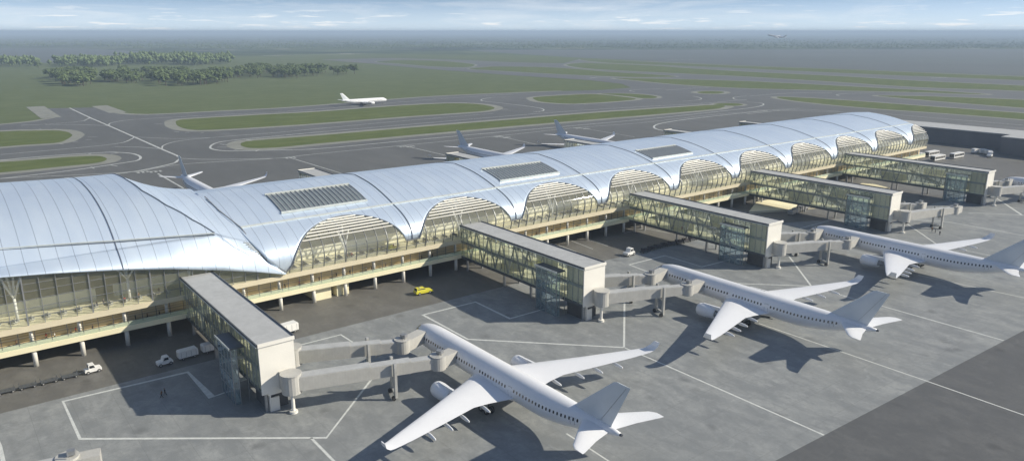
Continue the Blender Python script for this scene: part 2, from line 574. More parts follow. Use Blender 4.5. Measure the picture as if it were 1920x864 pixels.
ISL = [
    # the white-edged islands between the taxiways, surveyed from the photograph
    ([(-260, 262), (0, 247), (50, 245.5), (100, 244.7), (122, 246.7), (133, 251), (134, 256), (111, 267), (60, 271), (0, 275.6), (-260, 300)], 8, 0),
    ([(-260, 318), (0, 304), (60, 300), (130, 294.5), (178, 292.5), (196, 295), (199, 300), (178, 306), (100, 314), (0, 323.7), (-260, 345)], 8, 0),
    ([(330, 231), (333, 226), (360, 223), (480, 216), (600, 209.5), (700, 202), (787, 196.3), (850, 194), (895, 195.5), (922, 200), (926, 204), (905, 208.6), (830, 214), (756, 219), (600, 231), (520, 236.5), (400, 243.5), (356, 243), (335, 237)], 9, 0),
    ([(451, 271), (456, 267), (480, 263.5), (600, 254), (760, 240.5), (940, 226), (1100, 213), (1200, 206), (1270, 201.5), (1330, 197.5), (1358, 198.5), (1352, 202.5), (1327, 206), (1200, 217), (1100, 225), (940, 238.5), (760, 254.5), (600, 269), (520, 276.5), (475, 278), (456, 275)], 9, 0),
    ([(1338, 196.2), (1352, 194), (1380, 194.2), (1393, 196.5), (1380, 198.6), (1362, 198.2)], 5, 1),
    ([(1001, 186), (1003, 182.8), (1040, 179.8), (1100, 177), (1130, 178), (1165, 181.5), (1192, 185.5), (1175, 188.5), (1130, 192), (1075, 194.6), (1040, 193.5), (1012, 190.5)], 8, 1),
    ([(1127, 176.2), (1170, 175.6), (1215, 178.5), (1232, 181.8), (1226, 184.3), (1203, 184.4), (1180, 181.2), (1150, 178.4)], 6, 1),
    ([(1308, 172.8), (1320, 171.5), (1350, 171.7), (1358, 173.8), (1345, 175.8), (1322, 175.6), (1310, 174.5)], 8, 1),
    ([(1457, 183.2), (1470, 182), (1550, 186), (1650, 193), (1760, 201), (1920, 212.5), (2200, 232), (2200, 250), (1920, 224.5), (1760, 212), (1650, 204.5), (1550, 196), (1480, 188)], 7, 1),
    ([(1648, 180.3), (1665, 179.6), (1760, 181.5), (1920, 187.5), (2200, 199), (2200, 224), (1920, 202.5), (1800, 193.5), (1700, 185)], 7, 1),
    ([(1153, 147.3), (1175, 147), (1280, 149), (1400, 152.6), (1500, 157.3), (1644, 165), (1760, 171), (1850, 177), (1790, 176), (1725, 173.4), (1562, 169.8), (1462, 167.5), (1400, 165.8), (1338, 163), (1254, 157.3), (1190, 151)], 8, 1),
    ([(1062, 122), (1085, 118.5), (1113, 118.7), (1225, 123.5), (1282, 127.5), (1400, 134.7), (1500, 139.5), (1590, 144), (1725, 152), (1920, 161), (2200, 174), (2200, 188), (1920, 171), (1725, 164), (1562, 153.6), (1400, 144), (1254, 137), (1141, 131.5), (1085, 127)], 8, 1),
    ([(1088, 112.5), (1120, 112.2), (1225, 116.8), (1400, 124.3), (1617, 132), (1770, 138.5), (1920, 144), (2200, 154), (2200, 164), (1920, 151), (1671, 141.3), (1481, 132.8), (1400, 129), (1226, 121.6), (1141, 118)], 6, 1),
    ([(706, 116.5), (735, 113.6), (768, 113), (830, 115), (880, 119.5), (890, 123), (872, 126.6), (810, 124.8), (748, 119.8)], 6, 1),
    ([(880, 129.4), (910, 126), (944, 125), (1029, 126.6), (1090, 130.5), (1141, 135), (1220, 139.7), (1268, 143.8), (1200, 145), (1141, 143.4), (1029, 138.4), (930, 132.8)], 6, 1),
]
gm = MB(); sm = MB()
for k, (P, w, far) in enumerate(ISL):
    W = [G(*q) for q in catmull(P, 5, True)]
    SH = offset(W, w)
    # no shoulder where the island is cut by the frame on purpose: it simply runs on
    b = MB().poly(SH, ZP + 0.025 + 0.0005 * k)
    struct(b.build('taxiway_shoulder', M['shoulder']))
    struct(MB().poly(W, ZP + 0.06).build('grass_island', M['islandgrass']))

shm = MB()
for P, w in [([(66, 200), (96, 221)], 16), ([(186, 198.5), (222, 211.5)], 15),
             ([(-140, 248), (0, 233.5), (60, 227.5), (97, 220.8)], 7),
             ([(222, 211.5), (240, 214), (290, 214.4), (400, 209), (520, 203), (600, 197.3), (700, 189.2), (819, 180.4), (1000, 172.6), (1053, 170.8)], 8)]:
    shm.strip([G(*q) for q in catmull(P, 4)], w, ZP + 0.02)
struct(shm.build('taxiway_shoulder', M['shoulder']))

# concrete apron (light) with an edge running slightly off the building line
e0, e1 = G(1452, 864), G(1920, 619)
dx, dy = e1[0] - e0[0], e1[1] - e0[1]
def edge(x): return e0[1] + (x - e0[0]) * dy / dx
struct(MB().poly([(-200, edge(-200)), (1100, edge(1100)), (1100, 200), (540, 232), (452, 232), (452, 174), (-200, 174)], 0.0).build('apron', M['apron']))
struct(MB().poly([(-200, -200), (1100, -200), (1100, edge(1100)), (-200, edge(-200))], 0.0).build('road_outer_taxiway', M['asphalt']))
# service road beneath and in front of the building
struct(MB().poly([(-200, 173.8), (128, 171.6), (250, 171.0), (318, 142.5), (520, 138.2), (700, 139), (700, 262), (462, 262), (462, 228), (-200, 228)], 0.006).build('road_service', M['roadway']))

# ---- painted lines
def lines(name, specs, z, mat):
    b = MB()
    for P, w, sm_ in specs:
        Q = catmull(P, 8) if sm_ else P
        b.strip([G(*q) for q in Q], w * .88, z)
    o = b.build(name, mat)
    return struct(o)


ST = [
    ([(440, 729), (397, 744), (352, 697), (118, 752), (150, 822), (612, 820), (700, 706)], 0.62, 0),
    ([(583, 820), (640, 878), (700, 940)], 0.6, 0),
    ([(-60, 700), (0, 837), (6, 864), (20, 900)], 0.8, 0),
    ([(560, 647), (639, 627), (672, 648)], 0.55, 0),
    ([(1020, 579), (956, 597), (891.7, 565.8), (793, 590), (877, 635.6), (1170, 651), (1171, 560)], 0.62, 0),
    ([(1170, 651), (1220, 672), (1545, 815)], 0.5, 0),
    ([(1380, 484), (1316, 500), (1247, 479), (1180, 496), (1228, 515)], 0.6, 0),
    ([(1347, 530), (1521, 536), (1479, 480)], 0.6, 0),
    ([(1521, 536), (1601, 560), (1645, 571), (1882, 638)], 0.5, 0),
    ([(1560, 412), (1500, 428)], 0.6, 0),
    ([(1700, 419), (1758, 459), (1640, 452)], 0.6, 0),
    ([(1710, 412), (1779, 416), (1920, 441.6), (2000, 457)], 0.5, 0),
    ([(1758, 459), (1822, 472), (1900, 488), (1990, 508)], 0.5, 0),
    ([(1816, 399), (1916, 403), (1860, 366)], 0.6, 0),
    ([(1916, 403), (2000, 418)], 0.6, 0),
    ([(1423, 606), (1738, 714), (2050, 823)], 0.42, 0),
    ([(1722, 515.6), (1920, 558), (2100, 598)], 0.42, 0),
    ([(1062, 812), (1145, 866), (1200, 902)], 0.42, 0),
]
lines('ground_stand_lines', ST, 0.014, M['line'])
PK = [([(330, 597), (455, 571), (565, 540), (700, 512)], 0.6, 0), ([(990, 462), (1085, 441)], 0.5, 0), ([(1010, 476), (1045, 467), (1072, 474)], 0.3, 0),
      ([(1040, 457), (1080, 472)], 0.35, 0), ([(1068, 450), (1112, 467)], 0.35, 0), ([(1094, 446), (1140, 461)], 0.35, 0),
      ([(1170, 437), (1208, 428), (1256, 437)], 0.35, 0), ([(0, 640), (130, 605)], 0.5, 0), ([(890, 497), (935, 486)], 0.5, 0), ([(1385, 360), (1480, 345)], 0.5, 0)]
lines('road_bay_lines', PK, 0.020, M['line_far'])
AF = [
    ([(130, 202.5), (168.5, 220.7), (203, 235.5), (252, 257), (304, 280), (330, 291), (337, 296), (333, 301), (318, 308), (237, 323.7), (120, 334)], 1.7, 1),
    ([(0, 300.5), (90, 292.5), (193, 286), (225, 286), (250, 288.5), (263, 294), (259, 300), (237, 304.5), (130, 320), (0, 335), (-200, 357)], 1.7, 1),
    ([(600, 247.5), (520, 255), (450, 261.5), (412, 266.5), (396, 273), (398, 279.5), (430, 283), (520, 281.5), (600, 278.7), (760, 264), (925, 249), (1200, 224.5), (1340, 210), (1406, 202.5), (1430, 197.5), (1427, 193.5), (1400, 191.5)], 1.6, 1),
    ([(1440, 207.5), (1380, 213.5), (1312, 221), (1262, 227.5), (1234, 233), (1226, 238), (1232, 242.5), (1250, 246)], 1.8, 1),
]
lines('taxiway_edge_lines', AF, ZP + 0.03, M['line_far'])
AF2 = [
    ([(-200, 352), (0, 335), (237, 323), (341, 308), (520, 296.7), (600, 288), (925, 256), (1069, 240.6), (1200, 230.5), (1350, 214), (1500, 203)], 1.0, 1),
    ([(600, 247.5), (760, 234), (925, 220), (1070, 208.5), (1200, 200.5), (1310, 194.6), (1400, 187)], 1.2, 1),
    ([(0, 290), (148, 277), (222, 269), (244, 262), (252, 257)], 1.1, 1),
    ([(40, 235), (85, 233), (148, 228), (165, 223), (168, 221)], 1.1, 1),
    ([(85, 234), (148, 234), (203, 236)], 0.9, 1),
    ([(204, 235), (211, 230), (259, 223.7), (400, 216), (520, 210), (630, 202), (820, 186), (960, 177)], 1.1, 1),
    ([(304, 279), (307, 272.6), (333, 265), (392, 258.5), (520, 248.5), (600, 241), (760, 226.5), (925, 213)], 1.1, 1),
    ([(252, 257), (330, 260), (400, 258)], 0.9, 1),
    ([(215, 275), (260, 276), (304, 279.5)], 0.9, 1),
    ([(338, 297), (400, 299), (520, 297)], 1.0, 1),
    ([(955, 182), (925, 183), (905, 186), (905, 189.5), (935, 193), (990, 199.5), (1016, 204), (1018, 208), (1000, 210.5)], 1.5, 1),
    ([(1240, 166.5), (1200, 168), (1181, 170), (1190, 172.5)], 1.4, 1),
    ([(1248, 169.5), (1286, 166.5), (1330, 164.5)], 1.4, 1),
    ([(1300, 180.5), (1314, 184), (1310, 187.5), (1280, 190)], 1.4, 1),
    ([(1400, 180), (1376, 183), (1380, 187), (1400, 188.5)], 1.4, 1),
    ([(1405, 180.5), (1440, 177.5), (1490, 174.5), (1560, 174)], 1.4, 1),
    ([(1640, 174.8), (1590, 175.5), (1569, 178), (1575, 180.5)], 1.5, 1),
    ([(1250, 112.8), (1330, 111)], 3, 0),
    ([(1106, 147), (1120, 145), (1160, 144)], 2.4, 0),
    ([(733, 110), (775, 110)], 3, 0), ([(660, 115.5), (700, 117.5)], 2.5, 0), ([(835, 127.5), (880, 128.5)], 2.5, 0),
    ([(1745, 147), (1790, 144.5), (1920, 143.5)], 2.5, 0),
    ([(1400, 214), (1480, 206), (1530, 206.5), (1575, 209)], 1.4, 1),
    ([(1420, 206), (1640, 212), (1920, 235)], 1.2, 0),
    ([(1640, 222), (1780, 232), (1920, 240)], 1.0, 0),
    ([(296, 325.5), (344, 353)], 1.0, 0), ([(540, 294.6), (630, 322), (700, 343)], 0.8, 0), ([(765, 275), (834, 291)], 0.8, 0), ([(947, 258), (1010, 272)], 0.8, 0),
    ([(1095, 241), (1190, 257)], 0.8, 0),
]
lines('taxiway_centre_lines', AF2, ZP + 0.035, M['line_far'])
sb = []
for (x, y, dx_, dy_) in [(165, 257, 18, 0), (160, 262, 12, 0), (111, 269.5, 8, 1), (137, 266.5, 9, -1), (166, 289, 7, -2), (208, 288.5, 16, -2.5), (170, 313, 7, 3), (205, 309, 15, 2.5),
                  (326, 247, 10, 0.5), (347, 249, 8, -1), (377, 249.3, 5, -1), (290, 232.5, 14, 0), (462, 262, 10, 1.8), (480, 283.5, 5, -2.5), (440, 281, 15, -3), (408, 276, 18, 0),
                  (412, 270, 14, 2), (935, 204, 18, 1.2), (942, 206.5, 16, 0.8), (830, 193.5, 6, 0), (852, 192.8, 2, 0), (870, 192.7, 6, 0), (1058, 196.5, 5, 0), (1077, 197, 2.5, 0),
                  (1095, 196.5, 8, 0), (1330, 178, 3, 0), (100, 241.5, 8, -1), (74, 241.8, 3, 0), (137, 298, 3, 0)]:
    sb.append(([(x, y), (x + dx_, y + dy_)], 0.9, 0))
lines('taxiway_stop_marks', sb, ZP + 0.045, M['line_far'])
# little painted stand codes, too worn to read
cb = MB()
for (x, y) in [(268, 323), (292, 322), (545, 296), (757, 275), (770, 275), (936, 256.5), (950, 258), (1085, 240.5), (1100, 241.5)]:
    gx_, gy_ = G(x, y)
    for k in range(3):
        cb.box(gx_ + k * 2.4 - 3, gy_ - 1.6, ZP + 0.05, gx_ + k * 2.4 - 1.7, gy_ + 1.6, ZP + 0.055)
        cb.box(gx_ + k * 2.4 - 3.6, gy_ + 2.4, ZP + 0.05, gx_ + k * 2.4 - 1.4, gy_ + 3.2, ZP + 0.055)
struct(cb.build('taxiway_stand_marks', M['line_far']))

def num(n):
    w = ['zeroth', 'first', 'second', 'third', 'fourth', 'fifth', 'sixth', 'seventh', 'eighth', 'ninth', 'tenth', 'eleventh', 'twelfth', 'thirteenth', 'fourteenth', 'fifteenth', 'sixteenth', 'seventeenth', 'eighteenth', 'nineteenth', 'twentieth']
    return w[n] if n < len(w) else '%dth' % n


# ------------------------------------------------------------------ terminal
YA = 229.5                       # axis of the building
PROF = [(193.3, 10.35), (192.6, 13.0), (192.5, 15.0), (193.4, 17.1), (195.4, 19.0), (198.6, 20.8), (203.6, 22.6), (211, 24.6), (219, 26.1), (229.5, 27.1)]
fine = catmull(PROF, 6)
PF = fine + [(2 * YA - y, z) for y, z in fine[::-1][1:]]
CUM = [0.0]
for a, b in zip(PF, PF[1:]):
    CUM.append(CUM[-1] + math.hypot(b[0] - a[0], b[1] - a[1]))
STOT = CUM[-1]


def prof(s, out=0.0):
    s = max(0.0, min(STOT - 1e-6, s))
    i = 0
    lo, hi = 0, len(CUM) - 1
    while hi - lo > 1:
        m_ = (lo + hi) // 2
        if CUM[m_] <= s: lo = m_
        else: hi = m_
    i = lo
    t = (s - CUM[i]) / (CUM[i + 1] - CUM[i])
    y = lerp(PF[i][0], PF[i + 1][0], t); z = lerp(PF[i][1], PF[i + 1][1], t)
    if out:
        dy_ = PF[i + 1][0] - PF[i][0]; dz_ = PF[i + 1][1] - PF[i][1]
        l = math.hypot(dy_, dz_)
        y += -dz_ / l * out; z += dy_ / l * out
    return y, z


def s_at_z(z):
    for i in range(len(PF) - 1):
        if PF[i][1] <= z <= PF[i + 1][1]:
            return CUM[i] + (CUM[i + 1] - CUM[i]) * (z - PF[i][1]) / (PF[i + 1][1] - PF[i][1])
    return CUM[len(fine) - 1]


S_LOW, S_TOP, S_SEAM = s_at_z(13.6), s_at_z(21.9), s_at_z(22.6)
X0, X1, BAY = 71.5, 459.0, 40.5


def s_at_y(y):
    for i in range(200, 4000):
        s_ = STOT * i / 8000
        p = prof(s_)
        if p[0] > y and p[1] > 15: return s_
    return STOT / 2


def interp(T, x):
    if x <= T[0][0]: return T[0][1:] if len(T[0]) > 2 else T[0][1]
    for a, b in zip(T, T[1:]):
        if x <= b[0]:
            t = (x - a[0]) / (b[0] - a[0])
            r = tuple(lerp(p, q, t) for p, q in zip(a[1:], b[1:]))
            return r if len(r) > 1 else r[0]
    return T[-1][1:] if len(T[-1]) > 2 else T[-1][1]


VAL_S = [(60.4, s_at_y(222)), (61.2, s_at_y(213.5)), (63.4, s_at_y(203.7)), (64.2, s_at_y(197.6)), (65.3, s_at_y(194.6)), (67.3, s_at_z(14.9)), (71.5, 0.03)]


def opening(x):
    """arc length up to which the front is glazed at x"""
    if x < X0:
        return interp(VAL_S, x)
    k = math.floor((x - X0) / BAY)
    u = (x - X0 - k * BAY)
    a, b = 2.6, 38.2
    if k == 9:
        b = 44.0
    if k == 0:
        base = lerp(0.05, S_LOW, min(1, u / 3.0))
    else:
        base = S_LOW
    if u <= a or u >= b:
        return base
    c = a + (b - a) * 0.54
    v = (u - c) / ((c - a) if u < c else (b - c))
    v = min(1, abs(v))
    return base + (S_TOP - base) * (1 - v ** 1.95) ** 0.8


conc = thing('terminal_concourse', 'long silver barrel-roofed concourse with arched windows running to the far right', 'terminal building', (X0, 193, 0))
# roof shell, cut out above the arched windows (front and back alike)
xs = []
x = 60.4
while x < X0 - .2:
    xs.append(x)
    x += 0.37
xs0 = list(xs)
x = X0
while x < X1 - 0.01:
    xs.append(x)
    u = (x - X0) % BAY
    x += 0.375 if (u < 7 or u > 33) else 0.75
xs.append(X1)
NR = 56
b = MB()
for k, xx in enumerate(xs):
    o0 = opening(xx)
    for j in range(NR + 1):
        s_ = lerp(o0, STOT - o0, j / NR)
        y, z = prof(s_)
        b.v.append((xx, y, z))
for k in range(len(xs) - 1):
    for j in range(NR):
        q = k * (NR + 1) + j
        b.f.append([q, q + 1, q + NR + 2, q + NR + 1]); b.mi.append(0)
# soffit edge: give the shell thickness
roof = b.build('roof', M['roof'], conc, smooth=True)
sol = roof.modifiers.new('thick', 'SOLIDIFY')
sol.thickness = 0.35
sol.offset = 1.0
lin = MB()
for xx in [X0 + 0.5 + i * 2.5 for i in range(155)] + [X1 - .4]:
    o0 = max(opening(xx), s_at_z(15.0))
    for j in range(25):
        lin.v.append((xx, *prof(lerp(o0, STOT - o0, j / 24), -0.75)))
for k in range(155):
    for j in range(24):
        q = k * 25 + j
        lin.f.append([q, q + 25, q + 26, q + 1]); lin.mi.append(0)
lin.build('ceiling_lining', M['wallint'], conc, smooth=True)
# dark rim round every arch
rim = MB()
for k in range(len(xs0), len(xs) - 1):
    a0, a1 = opening(xs[k]), opening(xs[k + 1])
    p0 = prof(a0, 0.22); p1 = prof(a1, 0.22)
    rim.beam((xs[k], *p0), (xs[k + 1], *p1), 0.26, 0.24)
rim.build('roof_edge_trim', M['grey_metal'], roof)
# bay joints
for k in range(1, 10):
    xx = X0 + k * BAY
    for (sa, sb_) in ((S_LOW - 0.2, S_SEAM - 0.25), (S_SEAM + 0.5, STOT - S_LOW)):
        j = MB()
        n = 40
        rings = []
        for i in range(n + 1):
            s_ = lerp(sa, sb_, i / n)
            ya, za = prof(s_, 0.02); yb, zb = prof(s_, 0.13)
            rings.append([(xx - 0.16, ya, za), (xx + 0.16, ya, za), (xx + 0.16, yb, zb), (xx - 0.16, yb, zb)])
        j.loft(rings)
        j.build('roof_joint', M['joint'], roof)
gu = MB()
for side in (0, 1):
    s_ = S_SEAM + 0.1
    if side: s_ = STOT - s_
    y0_, z0_ = prof(s_ - 0.35, 0.02); y1_, z1_ = prof(s_ + 0.35, 0.02)
    y2_, z2_ = prof(s_ + 0.35, 0.16); y3_, z3_ = prof(s_ - 0.35, 0.16)
    gu.loft([[(xx, y0_, z0_), (xx, y1_, z1_), (xx, y2_, z2_), (xx, y3_, z3_)] for xx in (64.4, X1)])
gu.build('gutter', M['gutter'], roof)

# windows: glass, ribs and outside louvre fins per arch
for k in range(10):
    xa, xb = X0 + k * BAY, min(X0 + (k + 1) * BAY, X1)
    sel = [xx for xx in xs if xa - 1e-6 <= xx <= xb + 1e-6]
    w = MB()
    nr = 14
    for xx in sel:
        o0 = opening(min(xx, xb - 0.01)) if xx < xb else opening(xb - 0.01) if k < 9 else opening(X1 - 0.01)
        for j in range(nr + 1):
            w.v.append((xx, *prof(o0 * j / nr, -0.05)))
    for i in range(len(sel) - 1):
        for j in range(nr):
            q = i * (nr + 1) + j
            w.f.append([q, q + nr + 1, q + nr + 2, q + 1]); w.mi.append(0)
    win = w.build('arched_window', M['glass_glow'], conc, smooth=True)
    nn = int(round((xb - xa) / 3.375))
    for i in range(nn):
        xx = xa + 1.7 + i * 3.375
        if xx > xb: break
        o0 = opening(xx)
        rb = MB()
        n = 12
        wd = 0.30 if i % 4 == 1 else 0.15
        rings = []
        for q in range(n + 1):
            s_ = lerp(0, o0 + 0.3, q / n)
            ya, za = prof(s_, 0.08); yb, zb = prof(s_, -0.30)
            rings.append([(xx - wd / 2, ya, za), (xx + wd / 2, ya, za), (xx + wd / 2, yb, zb), (xx - wd / 2, yb, zb)])
        rb.loft(rings)
        rb.build('mullion', M['mullion'], win)
    # horizontal fins over the upper glass
    s = s_at_z(18.2)
    while s < S_TOP - 0.2:
        run = [xx for xx in sel if opening(min(xx, X1 - .01)) > s + 0.25]
        if len(run) > 2:
            lv = MB()
            y, z = prof(s, 0.25)
            y2, z2 = prof(s + 0.24, 0.48)
            y3, z3 = prof(s + 0.28, 0.40)
            y4, z4 = prof(s + 0.05, 0.16)
            lv.loft([[(xx, y, z), (xx, y2, z2), (xx, y3, z3), (xx, y4, z4)] for xx in (run[0], run[-1])])
            lv.build('louvre_fin', M['panelwhite'], win)
        s += 1.16
    tr = MB()
    for zz in (11.6, 13.2, 15.0, 16.6):
        s = s_at_z(zz)
        run = [xx for xx in sel if opening(min(xx, X1 - .01)) > s + 0.05]
        if run:
            y, z = prof(s, 0.0)
            tr.box(run[0], y - 0.05, z - 0.05, run[-1], y + 0.05, z + 0.05)
    tr.build('transom', M['grey_metal'], win)

# skylights
for (xa, xb, ya, yb) in [(77.6, 104.6, 207.2, 219.6), (157.2, 184.6, 207.2, 218.4), (237.0, 262.4, 207.2, 217.0)]:
    sa = sb_ = None
    for i in range(400):
        s_ = STOT / 2 * i / 400
        y, z = prof(s_)
        if sa is None and y > ya and z > 20: sa = s_
        if sb_ is None and y > yb and z > 20: sb_ = s_
    fr = MB()
    n = 8
    rings = [[(xa, *prof(lerp(sa, sb_, i / n), 0.03)), (xb, *prof(lerp(sa, sb_, i / n), 0.03)), (xb, *prof(lerp(sa, sb_, i / n), 0.16)), (xa, *prof(lerp(sa, sb_, i / n), 0.16))] for i in range(n + 1)]
    fr.loft(rings)
    sk = fr.build('skylight', M['skyglass'], roof)
    fm = MB()
    for s_ in (sa, sb_):
        y, z = prof(s_, 0.25)
        fm.beam((xa - .3, y, z), (xb + .3, y, z), 0.45, 0.5)
    sl = MB()
    nsl = 18
    for i in range(nsl + 1):
        xx = lerp(xa, xb, i / nsl)
        rg = []
        for q in range(n + 1):
            s_ = lerp(sa, sb_, q / n)
            lo_ = prof(s_, 0.18); hi_ = prof(s_, 0.34)
            rg.append([(xx - .08, *lo_), (xx + .12, *lo_), (xx + .30, *hi_), (xx + .14, *hi_)])
        sl.loft(rg)
    sl.build('skylight_louvres', M['steel'], roof)
    fm.build('skylight_frame', M['gutter'], roof)

# slabs, columns, gallery - shared by hall and concourse
def decks(parent, xa, xb, kcols, ybk=265.5):
    MB().box(xa, 193.0, 4.0, xb, 193.5, 5.25).build('edge_beam', M['cream'], parent)
    MB().box(xa, 193.5, 4.5, xb, ybk, 5.2).build('lower_floor', M['floor'], parent)
    MB().box(xa, 192.9, 9.0, xb, 193.3, 10.3).build('upper_edge_band', M['cream2'], parent)
    MB().box(xa, 193.3, 9.5, xb, ybk, 10.25).build('upper_floor', M['floor'], parent)
    MB().box(xa, 196.5, 5.2, xb, 196.8, 9.5).build('gallery_wall', M['wood'], parent)
    g = MB().box(xa, 193.22, 5.25, xb, 193.28, 6.35)
    g.build('balustrade_glass', M['glass_green'], parent)
    r = MB().box(xa, 193.12, 6.4, xb, 193.22, 6.5)
    r.box(xa, 193.16, 7.6, xb, 193.24, 7.66)
    x = xa + 1
    while x < xb:
        r.beam((x, 193.3, 5.3), (x, 193.15, 9.0), 0.12, 0.12)
        x += 3.25
    r.build('gallery_rail', M['dark_metal'], parent)
    MB().box(xa, 262.5, 4.5, xb, 262.8, 17).build('rear_wall_glass', M['glass'], parent)
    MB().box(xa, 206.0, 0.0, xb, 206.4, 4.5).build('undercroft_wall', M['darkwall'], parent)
    for k in kcols:
        x = 11.6 + 9.76 * k
        MB().tube((x, 193.9, 0), (x, 193.9, 4.5), 0.52, 16).build('column', M['column'], parent, smooth=True)
        c = MB().tube((x, 194.2, 5.2), (x, 194.2, 9.5), 0.42, 14)
        c.tube((x, 194.2, 6.9), (x, 194.2, 7.1), 0.5, 14)
        c.build('gallery_column', M['column'], parent, smooth=True)


decks(conc, X0, X1, range(7, 46))
# rooms at ground level
for (xa, xb) in ((80.6, 85.6), (87.4, 91.2)):
    MB().box(xa, 194.8, 0, xb, 205.8, 4.45).build('ground_room', M['cream'], conc)
# upper floor: inner ceiling spine and service pods seen through the glass
for k in range(9):
    xc = X0 + 22 + k * BAY
    p = MB().box(xc - 4, 216, 10.25, xc + 4, 222, 14.0)
    p.build('service_pod', M['wallint'], conc)
MB().box(X0 + 1, 203.6, 10.25, X1 - 4, 204.0, 13.4).build('pale_inner_wall', M['wallint'], conc)  # pale wall added to catch sun and lighten the interior
# branching columns behind the glass
for k in range(9):
    xc = X0 + 20.2 + k * BAY
    for yy in (197.0,):
        t_ = MB().tube((xc, yy, 10.25), (xc, yy, 13.5), 0.3, 10)
        for sx in (-1, 1):
            t_.tube((xc, yy, 13.3), (xc + sx * 1.8, yy + .6, 18.6), 0.2, 8)
            t_.tube((xc, yy, 13.3), (xc + sx * .8, yy + 3.0, 20.2), 0.2, 8)
        t_.build('tree_column', M['white'], conc, smooth=True)
# far end wall
ew = MB()
pts = [(X1 - 0.3, y, z) for y, z in PF[::2]] + [(X1 - 0.3, 265.7, 9.0), (X1 - 0.3, 193.3, 9.0)]
ew.add(pts, [list(range(len(pts)))[::-1]])
ew.build('end_wall', M['glass'], conc)
em = MB()
for i in range(17):
    y = 195.5 + i * 4.25
    z = max(p[1] for p in PF if abs(p[0] - y) < 2.2) - 0.2
    em.box(X1 - .2, y - .12, 10.3, X1 + .1, y + .12, z)
em.build('end_wall_mullions', M['grey_metal'], conc)

# the crown of the concourse rises gently towards the hall
def all_meshes(o):
    for c in o.children:
        if c.type == 'MESH': yield c
        yield from all_meshes(c)
bpy.context.view_layer.update()
for o in all_meshes(conc):
    for v in o.data.vertices:
        if v.co.z > 22.5:
            x = v.co.x + X0
            v.co.z += 1.35 * max(0, min(1, 1 - (x - 90) / 120)) * min(1, (v.co.z - 22.5) / 4.6)

# ------------------------------------------------------------------ hall
HX0 = -70.0
hall = thing('terminal_hall', 'tall silver-roofed hall at the left end, glazed front above two cream decks', 'terminal building', (HX0, 193, 0))
ZE = [(-70, 22.0), (-30, 23.2), (0, 23.2), (7.7, 22.9), (17.7, 21.8), (28.5, 20.3), (32.5, 19.7), (45.6, 17.3), (55.3, 15.0), (63.5, 12.9), (71.3, 10.7), (80, 10.5)]


YS, ZS = 196.8, 23.9          # seam of the hall roof
UP = catmull([(YS, ZS), (200.5, 26.6), (206, 29.3), (214, 31.6), (225, 33.3), (237, 33.9)], 5)
UP = UP + [(474 - y, z) for y, z in UP[::-1][1:]]          # mirrored about y=237
# crease and valley by row (0 = seam ... back)
CREASE = [(196.8, 55.3), (201.5, 51.3), (209.4, 46.9), (220.4, 44.0), (235, 43.0), (280, 42.5)]   # y -> x
VALLEY = [(YS, 64.2, 197.6, 19.9), (201.5, 63.6, 203.7, 22.55), (209.4, 61.2, 213.5, 25.8), (220.4, 60.6, 224.0, 28.1), (235, 61.5, 240.0, 27.9), (262, 65.0, 259.5, 19.8), (277.2, 66, 264.6, 16)]
upper = MB()
nx_l, nx_r = 26, 8
cols = nx_l + nx_r + 1
def hrise(x, z):
    return z + 1.3 * max(0, min(1, (34 - x) / 30)) * max(0, min(1, (z - 26) / 8))
for (y, z) in UP:
    xc = interp(CREASE, y)
    vx, vy, vz = interp(VALLEY, y)
    for i in range(nx_l + 1):
        t = i / nx_l
        upper.v.append((lerp(HX0, xc, t), y, hrise(lerp(HX0, xc, t), z)))
    for i in range(1, nx_r + 1):
        t = i / nx_r
        sag = -0.9 * math.sin(PI * t) * min(1, max(0, (z - 22) / 8))
        upper.v.append((lerp(xc, vx, t), lerp(y, vy, t), lerp(z, vz, t) + sag))
for r in range(len(UP) - 1):
    for i in range(cols - 1):
        q = r * cols + i
        upper.f.append([q, q + 1, q + cols + 1, q + cols]); upper.mi.append(0)
hroof = upper.build('roof', M['roof'], hall, smooth=True)
m_ = hroof.modifiers.new('thick', 'SOLIDIFY'); m_.thickness = 0.3; m_.offset = 0.0
em_ = hroof.modifiers.new('es', 'EDGE_SPLIT'); em_.split_angle = R(14)
hl = MB()
for (y, z) in UP[1:-1]:
    for i in range(12):
        hl.v.append((lerp(HX0 + .5, min(interp(CREASE, y) - 2.5, 46), i / 11), y, z - 0.9))
for r_ in range(len(UP) - 3):
    for i in range(11):
        q = r_ * 12 + i
        hl.f.append([q, q + 12, q + 13, q + 1]); hl.mi.append(0)
hl.build('ceiling_lining', M['wallint'], hall, smooth=True)
# front apron of the hall roof, below the seam, tapering to a tip on the deck
CR2 = [(55.3, 1.0), (58.7, 0.62), (63.0, 0.36), (67.5, 0.16), (71.6, 0.0)]
low = MB()
xl = [HX0 + (55.3 - HX0) * i / 40 for i in range(41)] + [55.3 + (71.6 - 55.3) * i / 14 for i in range(1, 15)]
nr = 10
def lowpt(x, f):
    ze = interp(ZE, x)
    bulge = math.sin(PI * f) * 0.35
    return (x, lerp(192.0, YS, f ** 1.35) - bulge * 0.4, lerp(ze, ZS, f) + bulge * 0.2)
for x in xl:
    fm_ = 1.0 if x <= 55.3 else interp(CR2, x)
    for j in range(nr + 1):
        low.v.append(lowpt(x, fm_ * j / nr))
for i in range(len(xl) - 1):
    for j in range(nr):
        q = i * (nr + 1) + j
        low.f.append([q, q + nr + 1, q + nr + 2, q + 1]); low.mi.append(0)
lo_ = low.build('roof_front', M['roof'], hall, smooth=True)
m_ = lo_.modifiers.new('thick', 'SOLIDIFY'); m_.thickness = 0.3; m_.offset = 0.0
